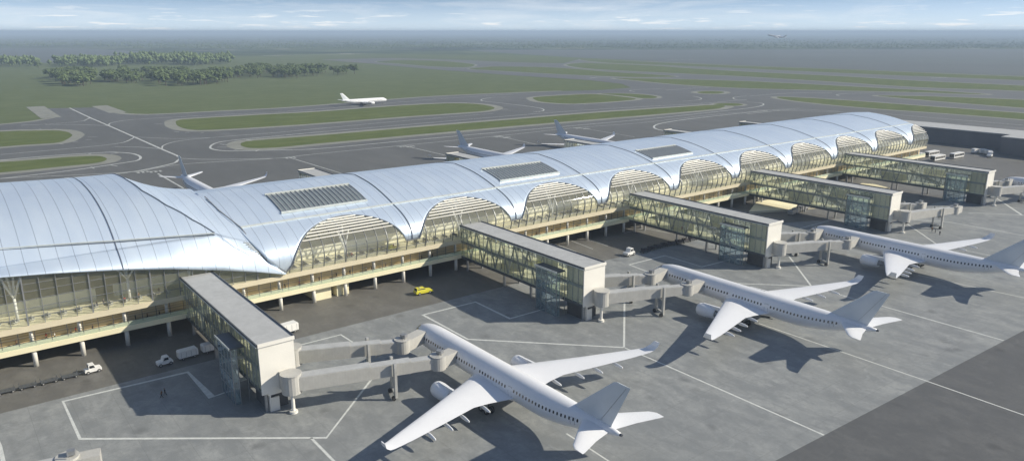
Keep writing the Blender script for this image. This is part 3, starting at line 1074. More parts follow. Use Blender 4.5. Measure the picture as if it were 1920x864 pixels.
# fold between the crease and the concourse roof, down to the tip
fold = MB()
VL2 = [(0.0, 64.2, 197.6, 19.9), (0.35, 65.3, 194.6, 17.8), (0.65, 67.3, 193.2, 14.9), (1.0, 71.8, 192.4, 10.7)]
n = 14
for i in range(n + 1):
    t = i / n
    x = lerp(55.3, 71.6, t)
    p = Vector(lowpt(x, interp(CR2, x)))
    q = Vector(interp(VL2, t))
    for j in range(5):
        fold.v.append(tuple(p.lerp(q, j / 4)))
for i in range(n):
    for j in range(4):
        q = i * 5 + j
        fold.f.append([q, q + 5, q + 6, q + 1]); fold.mi.append(0)
fo = fold.build('roof_fold', M['roof'], hall, smooth=True)
m_ = fo.modifiers.new('thick', 'SOLIDIFY'); m_.thickness = 0.25; m_.offset = 0.0
# strips: seam gutter, dark crease joint, one transverse joint
SEAM = [(-70, 203.2), (9, 201.2), (32.5, 198.7), (55.2, 196.8)]
def up_z(y):
    for a, b in zip(UP, UP[1:]):
        if a[0] <= y <= b[0]: return lerp(a[1], b[1], (y - a[0]) / (b[0] - a[0]))
    return ZS
sg1 = MB(); sg2 = MB(); prev = None
for i in range(31):
    x = lerp(HX0, 55.2, i / 30)
    y = interp(SEAM, x); p = Vector((x, y - .12, up_z(y) + .22))
    if prev is not None:
        sg1.beam(prev, p, 0.5, 0.16)
        sg2.beam(prev + Vector((0, -.42, -.3)), p + Vector((0, -.42, -.3)), 0.22, 0.14)
    prev = p
sg1.build('gutter', M['gutter'], hall)
sg2.build('gutter_shadow_gap', M['joint'], hall)
cj = MB()
prev = None
for (y, z) in UP:
    xc = interp(CREASE, y)
    p = (xc, y - 0.05, z + 0.2)
    if prev: cj.beam(prev, p, 0.3, 0.16)
    prev = p
cj.build('crease_joint', M['joint'], hall)
vj = MB()
prev = None
for i, (yy) in enumerate([YS, 201.5, 209.4, 220.4]):
    vx, vy, vz = interp(VALLEY, yy)
    p = (vx + 0.6, vy, vz + 0.3)
    if prev: vj.beam(prev, p, 0.26, 0.2)
    prev = p
for t in (0.35, 0.65, 1.0):
    q = interp(VL2, t)
    p = (q[0] + .2, q[1] - .1, q[2] + .25)
    vj.beam(prev, p, 0.26, 0.2); prev = p
vj.build('valley_gutter', M['grey_metal'], hall)
# glazed rooflight slots beside the valley
for i in range(15):
    t = lerp(0.10, 0.93, i / 14)
    x = lerp(55.3, 71.6, t)
    p = Vector(lowpt(x, interp(CR2, x))); q = Vector(interp(VL2, t))
    a_ = p.lerp(q, 0.72); c_ = p.lerp(q, 0.93)
    MB().beam(a_ + Vector((0, -.1, .3)), c_ + Vector((0, -.1, .3)), 0.3, 0.14).build('slot_bar', M['steel'], hall)
for xj in (-49, -8.5, 32.0):
    tj = MB()
    prev = None
    P_ = [lowpt(xj, j / 8) for j in range(8)] + [(xj, y, hrise(xj, z)) for y, z in UP[1:]]
    for p in P_:
        p = (p[0] + (0.0 if p[2] > 24 else 0.0), p[1] - 0.1, p[2] + 0.2)
        if prev: tj.beam(prev, p, 0.24, 0.12)
        prev = p
    tj.build('roof_joint', M['joint'], hall)
decks(hall, HX0, X0, range(-7, 7))
# hall front glass
hg = MB()
xx = HX0
hx = [HX0 + i * (71.0 - HX0) / 60 for i in range(61)]
for x in hx:
    hg.v.append((x, 193.45, 10.25)); hg.v.append((x, 193.0, interp(ZE, x)))
for i in range(60):
    hg.f.append([2 * i, 2 * i + 2, 2 * i + 3, 2 * i + 1]); hg.mi.append(0)
hw = hg.build('front_glazing', M['glass'], hall)
k = 0
x = HX0 + 2.2
while x < 68:
    w_ = 0.30 if k % 4 == 0 else 0.12
    MB().beam((x, 193.3, 10.2), (x, 192.8, interp(ZE, x) + .3), w_, 0.3, up=(0, 1, 0)).build('mullion', M['grey_metal'], hw)
    x += 3.3; k += 1
tr = MB()
for zz in (12.2, 14.4, 16.4, 18.3, 20.1, 21.6):
    xe = 70
    for x in range(0, 72):
        if interp(ZE, x) < zz + 0.2:
            xe = x; break
    tr.box(HX0, 193.05, zz - .045, xe, 193.2, zz + .045)
tr.build('transom', M['grey_metal'], hw)
for xc in (-40, -12, 9.8, 33.5, 48):
    t_ = MB().tube((xc, 197.5, 10.25), (xc, 197.5, 16), 0.34, 10)
    for sx in (-1, 1):
        t_.tube((xc, 197.5, 15.8), (xc + sx * 2.4, 197, interp(ZE, xc) - .2), 0.24, 8)
        t_.tube((xc, 197.5, 15.8), (xc + sx * 1.2, 201, 25.6 if xc < 45 else 22), 0.24, 8)
    t_.build('tree_column', M['white'], hall, smooth=True)
# pale walls added to catch sun and brighten the hall; mezzanine behind
for (xa, xb) in ((-66, -20), (-16, 27), (31, 50)):
    MB().box(xa, 203.2, 10.25, xb, 203.6, 13.2).build('pale_inner_wall', M['wallint'], hall)
MB().box(HX0, 228, 15.5, 40, 262, 16.1).build('mezzanine', M['wallint'], hall)
# end wall closing the hall towards the concourse roof
hb = MB()
hb.box(HX0 - .3, 193.5, 10.3, HX0, 262, 21)
hb.build('end_wall', M['glass'], hall)

# ------------------------------------------------------------------ gate piers
GATES = [  # x left, x right, y of the end face
    (44.9, 52.2, 139.0), (130.2, 137.9, 135.6), (208.6, 216.3, 132.6), (286.2, 294.0, 130.4), (366.0, 373.3, 126.6)]
ORD = ['first', 'second', 'third', 'fourth', 'fifth']


def gate(xl_, xr_, yf, yb, label, near=True, group='glazed gate piers on the near side'):
    g = thing('gate_pier', label, 'pier', ((xl_ + xr_) / 2, min(yf, yb), 0), group)
    sg = 1 if yb > yf else -1
    Y = lambda d: yf + sg * d
    L = abs(yb - yf)
    def bx(m, x0, d0, z0, x1, d1, z1):
        ya, yb_ = sorted((Y(d0), Y(d1)))
        return m.box(x0, ya, z0, x1, yb_, z1)
    bx(MB(), xl_ - .15, -0.15, 14.55, xr_ + .15, L, 15.05).build('roof', M['gravel_roof'], g)
    e = MB()
    bx(e, xl_ - .4, -0.3, 14.5, xl_ - .15, L, 15.3)
    bx(e, xr_ + .15, -0.3, 14.5, xr_ + .4, L, 15.3)
    e.build('roof_edge', M['dark_metal'], g)
    e = MB()
    bx(e, xl_ - .52, -0.35, 14.62, xl_ - .4, L, 14.82)
    e.build('roof_trim', M['gutter'], g)
    bx(MB(), xl_ - .15, -0.45, 14.6, xr_ + .15, -0.15, 15.35).build('roof_parapet', M['panelwhite'], g)
    # white end wall
    w = MB()
    bx(w, xl_, -0.15, 4.2, xr_, 0.15, 14.6)
    w.build('end_wall', M['panelwhite'], g)
    w = MB()
    bx(w, xl_ + .35, 0.15, 4.1, xr_ - .2, L, 4.75)
    bx(w, xl_ + .1, 0.2, 4.0, xl_ + .35, L, 4.8)
    bx(w, xr_ - .35, 0.2, 4.0, xr_ - .1, L, 4.8)
    w.build('floor_beam', M['dark_metal'], g)
    w = MB()
    bx(w, xl_ + .35, 0.2, 4.8, xr_ - .35, L, 5.0)
    w.build('lower_floor', M['floor'], g)
    w = MB()
    bx(w, xl_ + .3, 0.2, 9.35, xr_ - .3, L, 9.9)
    w.build('upper_floor', M['floor'], g)
    e = MB()
    bx(e, xl_ + .08, 0.2, 9.2, xl_ + .28, L, 10.0)
    bx(e, xr_ - .28, 0.2, 9.2, xr_ - .08, L, 10.0)
    e.build('floor_edge', M['grey_metal'], g)
    w = MB()
    bx(w, xl_ + .3, 0.5, 14.2, xr_ - .3, L, 14.5)
    w.build('ceiling', M['wallint'], g)
    # glass sides: left and right
    for side, x in (('l', xl_), ('r', xr_)):
        w = MB()
        bx(w, x - .03, 0.2, 4.7, x + .03, L, 14.55)
        gl = w.build('side_glazing', M['glass_gate'], g)
        mm = MB()
        d = 2.0
        while d < L - 0.6:
            bx(mm, x - .09, d - .05, 4.8, x + .09, d + .05, 14.5)
            d += 2.15
        mm.build('mullion_row', M['grey_metal'], gl)
        tt = MB()
        xi = x + (0.5 if side == 'l' else -0.5)
        d = 14.0
        k = 0
        while d < L - 3:
            d2 = min(d + 3.2, L - 1)
            a, c = (4.9, 14.4) if k % 2 == 0 else (14.4, 4.9)
            tt.beam((xi, Y(d), a), (xi, Y(d2), c), 0.3, 0.34, up=(1, 0, 0))
            d = d2; k += 1
        tt.build('side_truss', M['grey_metal'], g)
    # sand coloured fire-stair core behind the end wall
    w = MB()
    bx(w, xl_ + .6, 1.0, 5.0, xl_ + 3.2, 7.0, 14.2)
    w.build('stair_core', M['cream2'], g)
    w = MB()
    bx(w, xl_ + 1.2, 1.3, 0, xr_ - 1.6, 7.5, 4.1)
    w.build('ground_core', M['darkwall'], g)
    # sloping ramps inside
    w = MB()
    w.beam(((xl_ + xr_) / 2 + .6, Y(L * .52), 9.7), ((xl_ + xr_) / 2 + .6, Y(L * .30), 5.1), 2.2, 0.35)
    w.beam(((xl_ + xr_) / 2 - .6, Y(L * .52), 10.7), ((xl_ + xr_) / 2 - .6, Y(L * .30), 6.1), 0.1, 1.1)
    w.build('inner_ramp', M['steel'], g)
    w = MB()
    bx(w, (xl_ + xr_) / 2 + 1.4, L * .55, 5.0, (xl_ + xr_) / 2 + 1.6, L * .74, 8.0)
    w.build('pale_inner_wall', M['wallint'], g)
    w = MB()
    bx(w, (xl_ + xr_) / 2 + 1.4, L * .28, 9.9, (xl_ + xr_) / 2 + 1.6, L * .44, 12.4)
    w.build('pale_inner_wall', M['wallint'], g)
    # legs
    for d in (0.9, L * .40, L * .62, L - 2.2):
        for x in (xl_ + 1.0, xr_ - 1.0):
            if d == 0.9 and x > (xl_ + xr_) / 2: continue
            MB().box(x - .28, Y(d) - .28, 0, x + .28, Y(d) + .28, 4.1).build('leg', M['grey_metal'], g)
    # stepped bracket and brace beneath the end wall
    w = MB()
    bx(w, xl_ + 1.2, -0.1, 3.75, xr_ - 0.8, 1.2, 4.2)
    bx(w, xl_ + 1.5, 0.0, 0.0, xl_ + 1.75, 1.0, 3.8)
    bx(w, xl_ + 1.75, 0.1, 0, xl_ + 3.5, 0.35, 3.0)
    w.build('end_support', M['panelwhite'], g)
    if near:
        # glass stair tower on the left side
        xt0, xt1 = xl_ - 3.3, xl_ - 0.1
        ya, yb_ = Y(7.0), Y(15.5)
        MB().box(xt0 - .3, ya - .4, 12.6, xt1 - .5, yb_ + .3, 12.95).build('tower_roof', M['dark_metal'], g)
        MB().box(xt0 - .42, ya - .5, 12.55, xt0 - .3, yb_ + .4, 13.05).build('tower_roof_trim', M['gutter'], g)
        w = MB().box(xt0 - .03, ya, 0.2, xt0 + .03, yb_, 12.6)
        w.box(xt0, yb_ - .03, 0.2, xt1, yb_ + .03, 12.6)
        w.box(xt0, ya - .03, 0.2, xt0 + 1.2, ya + .03, 12.6)
        tg = w.build('tower_glazing', M['glass_blue'], g)
        m2 = MB()
        for i in range(5):
            y = lerp(ya, yb_, i / 4)
            m2.box(xt0 - .09, y - .07, 0, xt0 + .09, y + .07, 12.6)
        for x in (xt0 + 1.2, xt1 - .2):
            m2.box(x - .08, ya - .08, 0, x + .08, ya + .08, 12.6)
        for z in (3.2, 6.3, 9.4):
            m2.box(xt0 - .08, ya, z - .06, xt0 + .08, yb_, z + .06)
        m2.build('mullion_row', M['grey_metal'], tg)
        MB().box(xt0 + .02, yb_ + .04, 0, xt1, yb_ + .3, 12.6).build('tower_back_wall', M['dark_metal'], g)
        w = MB()
        z = 0.1; k = 0
        while z < 9.5:
            a, c = (ya + 1.2, yb_ - 1.5) if k % 2 == 0 else (yb_ - 1.5, ya + 1.2)
            w.beam((xt0 + 1.0 + .9 * (k % 2), a, z), (xt0 + 1.0 + .9 * (k % 2), c, z + 2.45), 0.9, 0.25)
            w.box(xt0 + .4, c - .7, z + 2.35, xt1 - .3, c + .7, z + 2.5)
            z += 2.45; k += 1
        w.build('stair_flights', M['steel'], g)
    return g


gat = []
desc = ['glass-sided gate pier with flat grey roof nearest the camera', 'second gate pier from the left, behind the nearest parked airliner',
        'third gate pier from the left, its white end beside the middle airliner', 'fourth gate pier from the left, its bridge reaching no aircraft',
        'farthest near-side gate pier, beside the parked buses']
for (a, b_, c), d in zip(GATES, desc):
    gat.append(gate(a, b_, c, 192.9, d))
fardesc = ['low gate pier end showing behind the roof between the first two far tails', 'pale gate pier roof beside the second far aircraft tail', 'gate pier behind the roof under the third far tail',
           'gate pier end peeping over the roof right of the far tails', 'rightmost gate pier peeping over the concourse roof']
for (xl_, yf), d in zip([(128.3, 318.5), (206.3, 317.5), (286.5, 317), (366, 312), (440, 309)], fardesc):
    gate(xl_, xl_ + 7.6, yf, 266.0, d, near=False, group='gate piers on the far side')

# ------------------------------------------------------------------ boarding bridges
def ring_disc(m, cx_, cy_, z0, z1, r, n=20):
    m.loft([[(cx_ + r * math.cos(2 * PI * i / n), cy_ + r * math.sin(2 * PI * i / n), z) for i in range(n)] for z in (z0, z1)])
    return m


def boarding(A, B, door, label, start=None, full=True, sup=0.68, group='boarding bridges'):
    """A rotunda, B cab centre, door point the hood meets, start the wall it leaves from"""
    A = Vector((*A, 0)); B = Vector((*B, 0)); D = Vector((*door, 0))
    root = thing('boarding_bridge', label, 'boarding bridge', (A.x, A.y, 0), group)
    m = MB()
    ring_disc(m, A.x, A.y, 4.6, 8.6, 2.0)
    ring_disc(m, A.x, A.y, 8.6, 8.8, 2.15)
    m.build('rotunda', M['bridge'], root)
    if start is not None:
        Sx = Vector((*start, 0))
        MB().beam(Sx + Vector((0, 0, 6.55)), A + Vector((0, 0, 6.55)), 2.6, 3.7).build('corridor', M['bridge'], root)
    d = (B - A).normalized()
    nrm = Vector((-d.y, d.x, 0))
    L = (B - A).length
    segs = [(0.5, L * .52, 2.8, 2.85, 6.6), (L * .50, L * .80, 2.5, 2.6, 6.5), (L * .78, L - .6, 2.25, 2.35, 6.4)]
    for (a, c, w_, h_, zc) in segs:
        MB().beam(A + d * a + Vector((0, 0, zc)), A + d * c + Vector((0, 0, zc)), w_, h_).build('tunnel', M['bridge'], root)
        # lighter roof capping
    cp = MB()
    for (a, c, w_, h_, zc) in segs:
        cp.beam(A + d * (a + .1) + Vector((0, 0, zc + h_ / 2 + .06)), A + d * (c - .1) + Vector((0, 0, zc + h_ / 2 + .06)), w_ - .3, 0.12)
    cp.build('tunnel_roofing', M['gravel_roof'], root)
    # cab
    m = MB()
    ring_disc(m, B.x, B.y, 4.8, 7.8, 1.7)
    ring_disc(m, B.x, B.y, 7.8, 7.95, 1.8)
    cab = m.build('cab', M['bridge'], root)
    e = (D - B).normalized()
    MB().beam(B + e * 1.0 + Vector((0, 0, 6.2)), B + e * ((D - B).length - .2) + Vector((0, 0, 6.2)), 2.7, 2.6).build('hood', M['bridge'], cab)
    m = MB()
    m.beam(B + Vector((0, 0, 8.5)), B + e * 1.2 + Vector((0, 0, 8.5)), 1.2, 0.7)
    m.box(B.x - .1, B.y - 1.3, 8.2, B.x + .1, B.y - 1.1, 9.2)
    m.build('roof_unit', M['grey_metal'], cab)
    # wheeled legs
    for sd in (-1, 1):
        p = A + d * (L * sup) + nrm * (sd * 1.9)
        q = MB()
        q.box(p.x - .3, p.y - .3, .5, p.x + .3, p.y + .3, 8.3)
        lg = q.build('lift_leg', M['steel'], root)
        MB().tube(p + d * -.5 + nrm * 0 + Vector((0, 0, .45)) - nrm * .35, p + d * -.5 + Vector((0, 0, .45)) + nrm * .35, .45, 12).build('wheel', M['rubber'], lg)
    p = A + d * (L * sup)
    q = MB()
    q.beam(p - nrm * 1.9 + Vector((0, 0, 1.0)), p + nrm * 1.9 + Vector((0, 0, 1.0)), .5, .5)
    MB().beam(p - nrm * 1.9 + Vector((0, 0, 4.6)), p + nrm * 1.9 + Vector((0, 0, 4.6)), .4, .4).build('cross_beam', M['steel'], root)
    q.build('cross_beam', M['steel'], root)
    # rotunda pedestal
    q = MB().tube((A.x, A.y, .35), (A.x, A.y, 4.7), .38, 14)
    c = q.build('pedestal', M['panelwhite'], root, smooth=False)
    ring_disc(MB(), A.x, A.y, 0, .5, .85, 14).build('foot', M['panelwhite'], c)
    # service stair
    q = MB()
    ps = B - d * 2.4 + nrm * 2.0
    q.beam(ps + Vector((0, 0, 4.9)), ps - d * 3.6 + Vector((0, 0, 3.4)), .8, .2)
    q.build('service_stair', M['grey_metal'], root)
    return root


PLN = [(86.5, 148.0), (167.8, 143.8), (246.5, 140.0), (405.5, 134.5)]
bd = [
    ((50.0, 136.0), (79.0, 126.7), (83.9, 128.0), (49.8, 139.0), 'long boarding bridge from the nearest pier to the rear door of the closest airliner'),
    ((55.3, 148.5), (77.3, 139.0), (84.2, 141.5), (52.2, 149.0), 'upper boarding bridge from the nearest pier to the front door of the closest airliner'),
    ((134.5, 133.0), (158.6, 124.0), (165.2, 124.6), (134.9, 135.6), 'long boarding bridge from the second pier to the middle airliner'),
    ((141.0, 144.5), (157.5, 136.5), (165.4, 138.2), (137.9, 145), 'upper boarding bridge from the second pier to the nose of the middle airliner'),
    ((213.3, 130.5), (236.6, 120.5), (243.9, 121.2), (213.0, 132.6), 'boarding bridge from the third pier to the side of the right-hand airliner'),
    ((219.6, 141.5), (236.6, 133.2), (244.2, 134.4), (216.3, 142), 'upper boarding bridge from the third pier to the nose of the right-hand airliner'),
    ((290.4, 126.4), (317.5, 119.6), (322.6, 119.9), (290.5, 130.4), 'boarding bridge of the fourth pier ending over empty apron'),
    ((297.2, 139.5), (312.8, 131.0), (317.5, 131.5), (294.0, 140), 'short retracted boarding bridge behind the fourth pier end'),
    ((369.6, 123.4), (395.5, 115.0), (402.4, 116), (369.8, 126.6), 'boarding bridge of the farthest pier running off the right edge'),
    ((376.6, 136.0), (393.5, 128.0), (402.6, 129.5), (373.3, 137), 'upper boarding bridge of the farthest pier beside the rightmost nose'),
    ((-22.0, 137.5), (9.8, 130.6), (14.6, 129.6), None, 'end of a boarding bridge cut off at the bottom left corner'),
]
for A, B, D, St, lab in bd:
    if A[0] > 130 and False: pass
    boarding(A, B, D, lab, St)

# ------------------------------------------------------------------ aircraft
def airliner(name, label, detail=True, group=None):
    root = thing(name, label, 'airliner', (0, 0, 0), group)
    Rr = 2.95
    ZC = 5.5
    n = 36
    # station (distance behind nose), radius, centre height
    stn = [(0.0, 0.08, 4.75), (0.25, .62, 4.8), (0.7, 1.05, 4.88), (1.5, 1.55, 5.0), (2.6, 2.05, 5.15), (4.2, 2.5, 5.32), (6.2, 2.8, 5.44), (8.5, 2.93, 5.5), (11, Rr, ZC), (46, Rr, ZC),
           (49, 2.9, 5.56), (52, 2.72, 5.74), (55, 2.42, 6.02), (58, 2.02, 6.36), (61, 1.55, 6.75), (64, 1.05, 7.1), (66.5, .62, 7.35), (68, .32, 7.5)]
    def ring(d, r, zc):
        return [(r * math.cos(2 * PI * i / n), -d, zc + r * 1.02 * math.sin(2 * PI * i / n)) for i in range(n)]
    st2 = []
    for a, b_ in zip(stn, stn[1:]):
        k = 1 if (b_[0] - a[0]) < 4 else 8
        for i in range(k):
            st2.append(tuple(lerp(p, q, i / k) for p, q in zip(a, b_)))
    st2.append(stn[-1])
    def rz(d):
        for a, b_ in zip(stn, stn[1:]):
            if a[0] <= d <= b_[0]:
                t = (d - a[0]) / (b_[0] - a[0])
                return lerp(a[1], b_[1], t), lerp(a[2], b_[2], t)
        return stn[-1][1:]
    fus = MB().loft([ring(*s_) for s_ in st2][::-1]).build('fuselage', M['plane'], root, smooth=True)
    MB().tube((0, -67.9, 7.5), (0, -68.5, 7.52), .3, 12, .22).build('exhaust', M['dark_metal'], fus)
    def skin(d, ang, out=0.03):
        r, zc = rz(d)
        return Vector(((r + out) * math.cos(ang), -d, zc + (r + out) * 1.02 * math.sin(ang)))
    # cockpit windows
    cw = MB()
    for k in range(6):
        a0 = R(90 - 58 + k * 19.6); a1 = R(90 - 58 + k * 19.6 + 16.5)
        sd = abs(k - 2.5)
        d0, d1 = 1.9 + .25 * sd, 3.0 + .35 * sd
        if k in (0, 5): a0 += R(2)
        cw.add([skin(d0, a0, .05), skin(d0, a1, .05), skin(d1, a1, .05), skin(d1, a0, .05)], [(0, 1, 2, 3)])
    cw.build('cockpit_windows', M['tinted'], fus)
    if detail:
        # cabin windows: one small pane each, shared mesh
        wm = MB()
        hw_, hh = .20, .31
        pts = [(-hw_, -hh * .6), (-hw_ * .5, -hh), (hw_ * .5, -hh), (hw_, -hh * .6), (hw_, hh * .6), (hw_ * .5, hh), (-hw_ * .5, hh), (-hw_, hh * .6)]
        wm.loft([[(-.02, p[0], p[1]) for p in pts], [(.03, p[0], p[1]) for p in pts]])
        first = None
        ds = [8.2 + i * .96 for i in range(55)]
        ds = [d for d in ds if not (19.0 < d < 20.6 or 39.6 < d < 41.4 or 29.0 < d < 29.8)][:50]
        for sd in (-1, 1):
            for d in ds:
                if first is None:
                    first = wm.build('cabin_window', M['tinted'], fus)
                    o = first
                else:
                    o = first.copy(); COL.objects.link(o); o.parent = fus
                ang = R(12)
                p = skin(d, ang, .0)
                o.location = (sd * p.x, p.y, p.z)
                o.rotation_euler = (0, -ang * sd, 0)
                if sd < 0:
                    o.rotation_euler = (0, ang, PI)
                    o.rotation_euler = (0, ang, 0)
        for sd in (-1, 1):
            for d in (5.8, 19.8, 40.5, 58.0):
                dm = MB()
                for (da, db) in ((-.55, -.47), (.47, .55)):
                    P_ = []
                    for a in (-18, 0, 22):
                        for dd in (da, db):
                            v = skin(d + dd, R(a), .03); P_.append((sd * v.x, v.y, v.z))
                    dm.add(P_, [(0, 1, 3, 2), (2, 3, 5, 4)])
                v = [skin(d - .55, R(22), .03), skin(d + .55, R(22), .03), skin(d + .55, R(20.4), .03), skin(d - .55, R(20.4), .03)]
                dm.add([(sd * q.x, q.y, q.z) for q in v], [(0, 1, 2, 3)])
                dm.build('cabin_door', M['grey_metal'], fus)
    else:
        wm = MB()
        for sd in (-1, 1):
            for i in range(44):
                d = 9 + i * 1.1
                p = skin(d, R(12), .02)
                wm.box(sd * p.x - .03, p.y - .2, p.z - .22, sd * p.x + .03, p.y + .2, p.z + .22)
        wm.build('cabin_window_row', M['tinted'], fus)
    # belly fairing
    bf = []
    for i in range(15):
        t = i / 14
        d = lerp(24.5, 44.5, t)
        k = math.sin(PI * min(1, max(0, t))) ** .55
        k = max(.02, k)
        bf.append([(3.35 * k * math.cos(2 * PI * j / 20), -d, 3.95 + 1.75 * k * math.sin(2 * PI * j / 20)) for j in range(20)])
    MB().loft(bf[::-1]).build('belly_fairing', M['plane'], root, smooth=True)

    def foil(x, yl, yt, z, th, twist=0):
        c = yl - yt
        prf = [(0, 0), (.02, .35), (.08, .72), (.22, 1), (.42, .95), (.65, .6), (.85, .25), (1, .03), (1, -.03), (.85, -.12), (.6, -.35), (.3, -.55), (.1, -.45), (.02, -.25)]
        return [(x, yl - p * c, z + q * th * c + twist * (p - .3)) for p, q in prf]
    for sd in (-1, 1):
        w = MB()
        secs = [(2.0, -27.3, -41.6, 4.25, .075), (4.5, -28.7, -41.0, 4.35, .07), (8.0, -30.6, -40.5, 4.6, .062), (11.6, -32.5, -40.4, 4.85, .056), (20, -36.9, -42.8, 5.35, .05), (28, -41.0, -45.1, 5.9, .045), (32.0, -43.2, -46.1, 6.25, .04),
                (33.0, -43.8, -46.3, 6.45, .035)]
        rings = [[(sd * p[0], p[1], p[2]) for p in foil(*s_)] for s_ in secs]
        if sd < 0: rings = [r[::-1] for r in rings]
        wg = w.loft(rings).build('wing', M['plane'], root, smooth=True)
        es = wg.modifiers.new('es', 'EDGE_SPLIT'); es.split_angle = R(40)
        # winglet
        w = MB()
        wl = [(33.0, -43.8, -46.3, 6.45), (33.9, -44.6, -46.7, 7.2), (34.3, -45.4, -47.0, 8.3)]
        rings = []
        for (x, yl, yt, z) in wl:
            c = yl - yt
            rings.append([(sd * (x - .06), yl, z), (sd * (x + .10), yl - c * .4, z), (sd * (x), yt, z), (sd * (x - .14), yl - c * .4, z + .02)])
        w.loft(rings).build('winglet', M['plane'], wg)
        # flap track fairings
        for (x, y, z) in ((9.2, -40.4, 4.35), (14.8, -41.4, 4.65), (19.2, -42.5, 4.95), (23.8, -43.9, 5.3)):
            w = MB()
            rg = []
            for i in range(7):
                t = i / 6
                r = .34 * math.sin(PI * (.12 + .88 * (1 - t))) ** .8 + .02
                rg.append([(sd * x + r * .7 * math.cos(a * PI / 4), y + 2.2 - t * 4.2, z - .25 - .15 * t + r * 1.2 * math.sin(a * PI / 4)) for a in range(8)])
            w.loft(rg).build('flap_fairing', M['plane'], wg, smooth=True)
        # engine
        ex, ey, ez = sd * 10.6, -25.2, 2.75
        rr = [(0.0, 1.32), (.12, 1.52), (.6, 1.68), (1.6, 1.76), (3.2, 1.70), (4.6, 1.48), (5.6, 1.26)]
        def er(d, r, k=24): return [(ex + r * math.cos(2 * PI * i / k), ey - d, ez + r * math.sin(2 * PI * i / k)) for i in range(k)]
        e = MB()
        e.loft([er(.9, 1.20), er(.25, 1.24), er(0, 1.32)] + [er(d, r) for d, r in rr[1:]] + [er(5.6, 1.1), er(5.0, 1.02)], cap=False)
        en = e.build('engine', M['plane'], root, smooth=True)
        e = MB().loft([er(.9, 1.22), er(.92, .02)], cap=False)
        e.build('fan', M['dark_metal'], en)
        e = MB().loft([er(5.0, 1.1), er(5.1, .75), er(6.4, .55), er(7.2, .12)], cap=False)
        e.build('exhaust_cone', M['grey_metal'], en, smooth=True)
        e = MB()
        e.loft([[(ex - .2, ey - 1.2, ez + 1.55), (ex + .2, ey - 1.2, ez + 1.55), (ex + .2, ey - 1.3, ez + 1.9), (ex - .2, ey - 1.3, ez + 1.9)],
                [(ex - .28, ey - 7.5, ez + .9), (ex + .28, ey - 7.5, ez + .9), (ex + .28, ey - 7.2, ez + 2.1), (ex - .28, ey - 7.2, ez + 2.1)],
                [(ex - .1, ey - 11.5, ez + 1.3), (ex + .1, ey - 11.5, ez + 1.3), (ex + .1, ey - 11.5, ez + 1.9), (ex - .1, ey - 11.5, ez + 1.9)]])
        e.build('pylon', M['plane'], en)
        # tailplane
        w = MB()
        secs = [(.6, -59.3, -65.9, 7.3, .07), (5, -62.6, -67.2, 7.65, .06), (9.3, -66.0, -69.0, 8.0, .05), (10.0, -67.2, -69.2, 8.05, .04)]
        rings = [[(sd * p[0], p[1], p[2]) for p in foil(*s_)] for s_ in secs]
        if sd < 0: rings = [r[::-1] for r in rings]
        tp = w.loft(rings).build('tailplane', M['plane'], root, smooth=True)
        es = tp.modifiers.new('es', 'EDGE_SPLIT'); es.split_angle = R(40)
        # main gear
        g_ = MB()
        g_.tube((sd * 5.2, -36.0, 4.2), (sd * 5.4, -36.0, .8), .24, 10)
        g_.tube((sd * 3.6, -36.0, 4.0), (sd * 5.3, -36.0, 2.0), .14, 8)
        g_.box(sd * 5.4 - .12, -37.1, .6, sd * 5.4 + .12, -34.9, .85)
        gr = g_.build('main_gear', M['steel'], root)
        for dx_ in (-.62, .62):
            for yy in (-35.1, -36.9):
                t_ = MB()
                c = sd * 5.4 + dx_
                t_.tube((c - .24, yy, .72), (c + .24, yy, .72), .72, 20)
                t_.cur = 1
                t_.tube((c - .26, yy, .72), (c + .26, yy, .72), .32, 12)
                t_.build('wheel', [M['rubber'], M['steel']], gr)
    # fin
    f = MB()
    def vs(z, yl, yt, th):
        c = yl - yt
        return [(0, yl, z), (th * .6, yl - c * .08, z), (th, yl - c * .35, z), (th * .5, yl - c * .75, z), (0, yt, z), (-th * .5, yl - c * .75, z), (-th, yl - c * .35, z), (-th * .6, yl - c * .08, z)]
    fb = f.loft([vs(7.2, -54.2, -65.6, .34), vs(8.6, -56.6, -66.0, .32), vs(16.7, -66.0, -69.8, .15), vs(17.0, -66.8, -69.9, .09)]).build('tail_fin', M['plane_shade'], root, smooth=True)
    es = fb.modifiers.new('es', 'EDGE_SPLIT'); es.split_angle = R(35)
    rl = MB()
    for sd in (-1, 1):
        rl.beam((sd * .25, -63.4, 8.4), (sd * .11, -69.0, 16.6), .03, .05)
    rl.build('rudder_line', M['grey_metal'], fb)
    # nose gear
    g_ = MB().tube((0, -6.6, 3.2), (0, -6.6, .5), .14, 10)
    ng = g_.build('nose_gear', M['steel'], root)
    for sd in (-1, 1):
        MB().tube((sd * .2, -6.6, .5), (sd * .48, -6.6, .5), .5, 16).build('wheel', M['rubber'], ng)
    return root


def place(o, x, y, rot, label=None, z=0.0, sc=1.0, tilt=0.0):
    o.location = (x, y, z)
    o.rotation_euler = (tilt, 0, rot)
    o.scale = (sc, sc, sc)
    if label: o['label'] = label
    return o


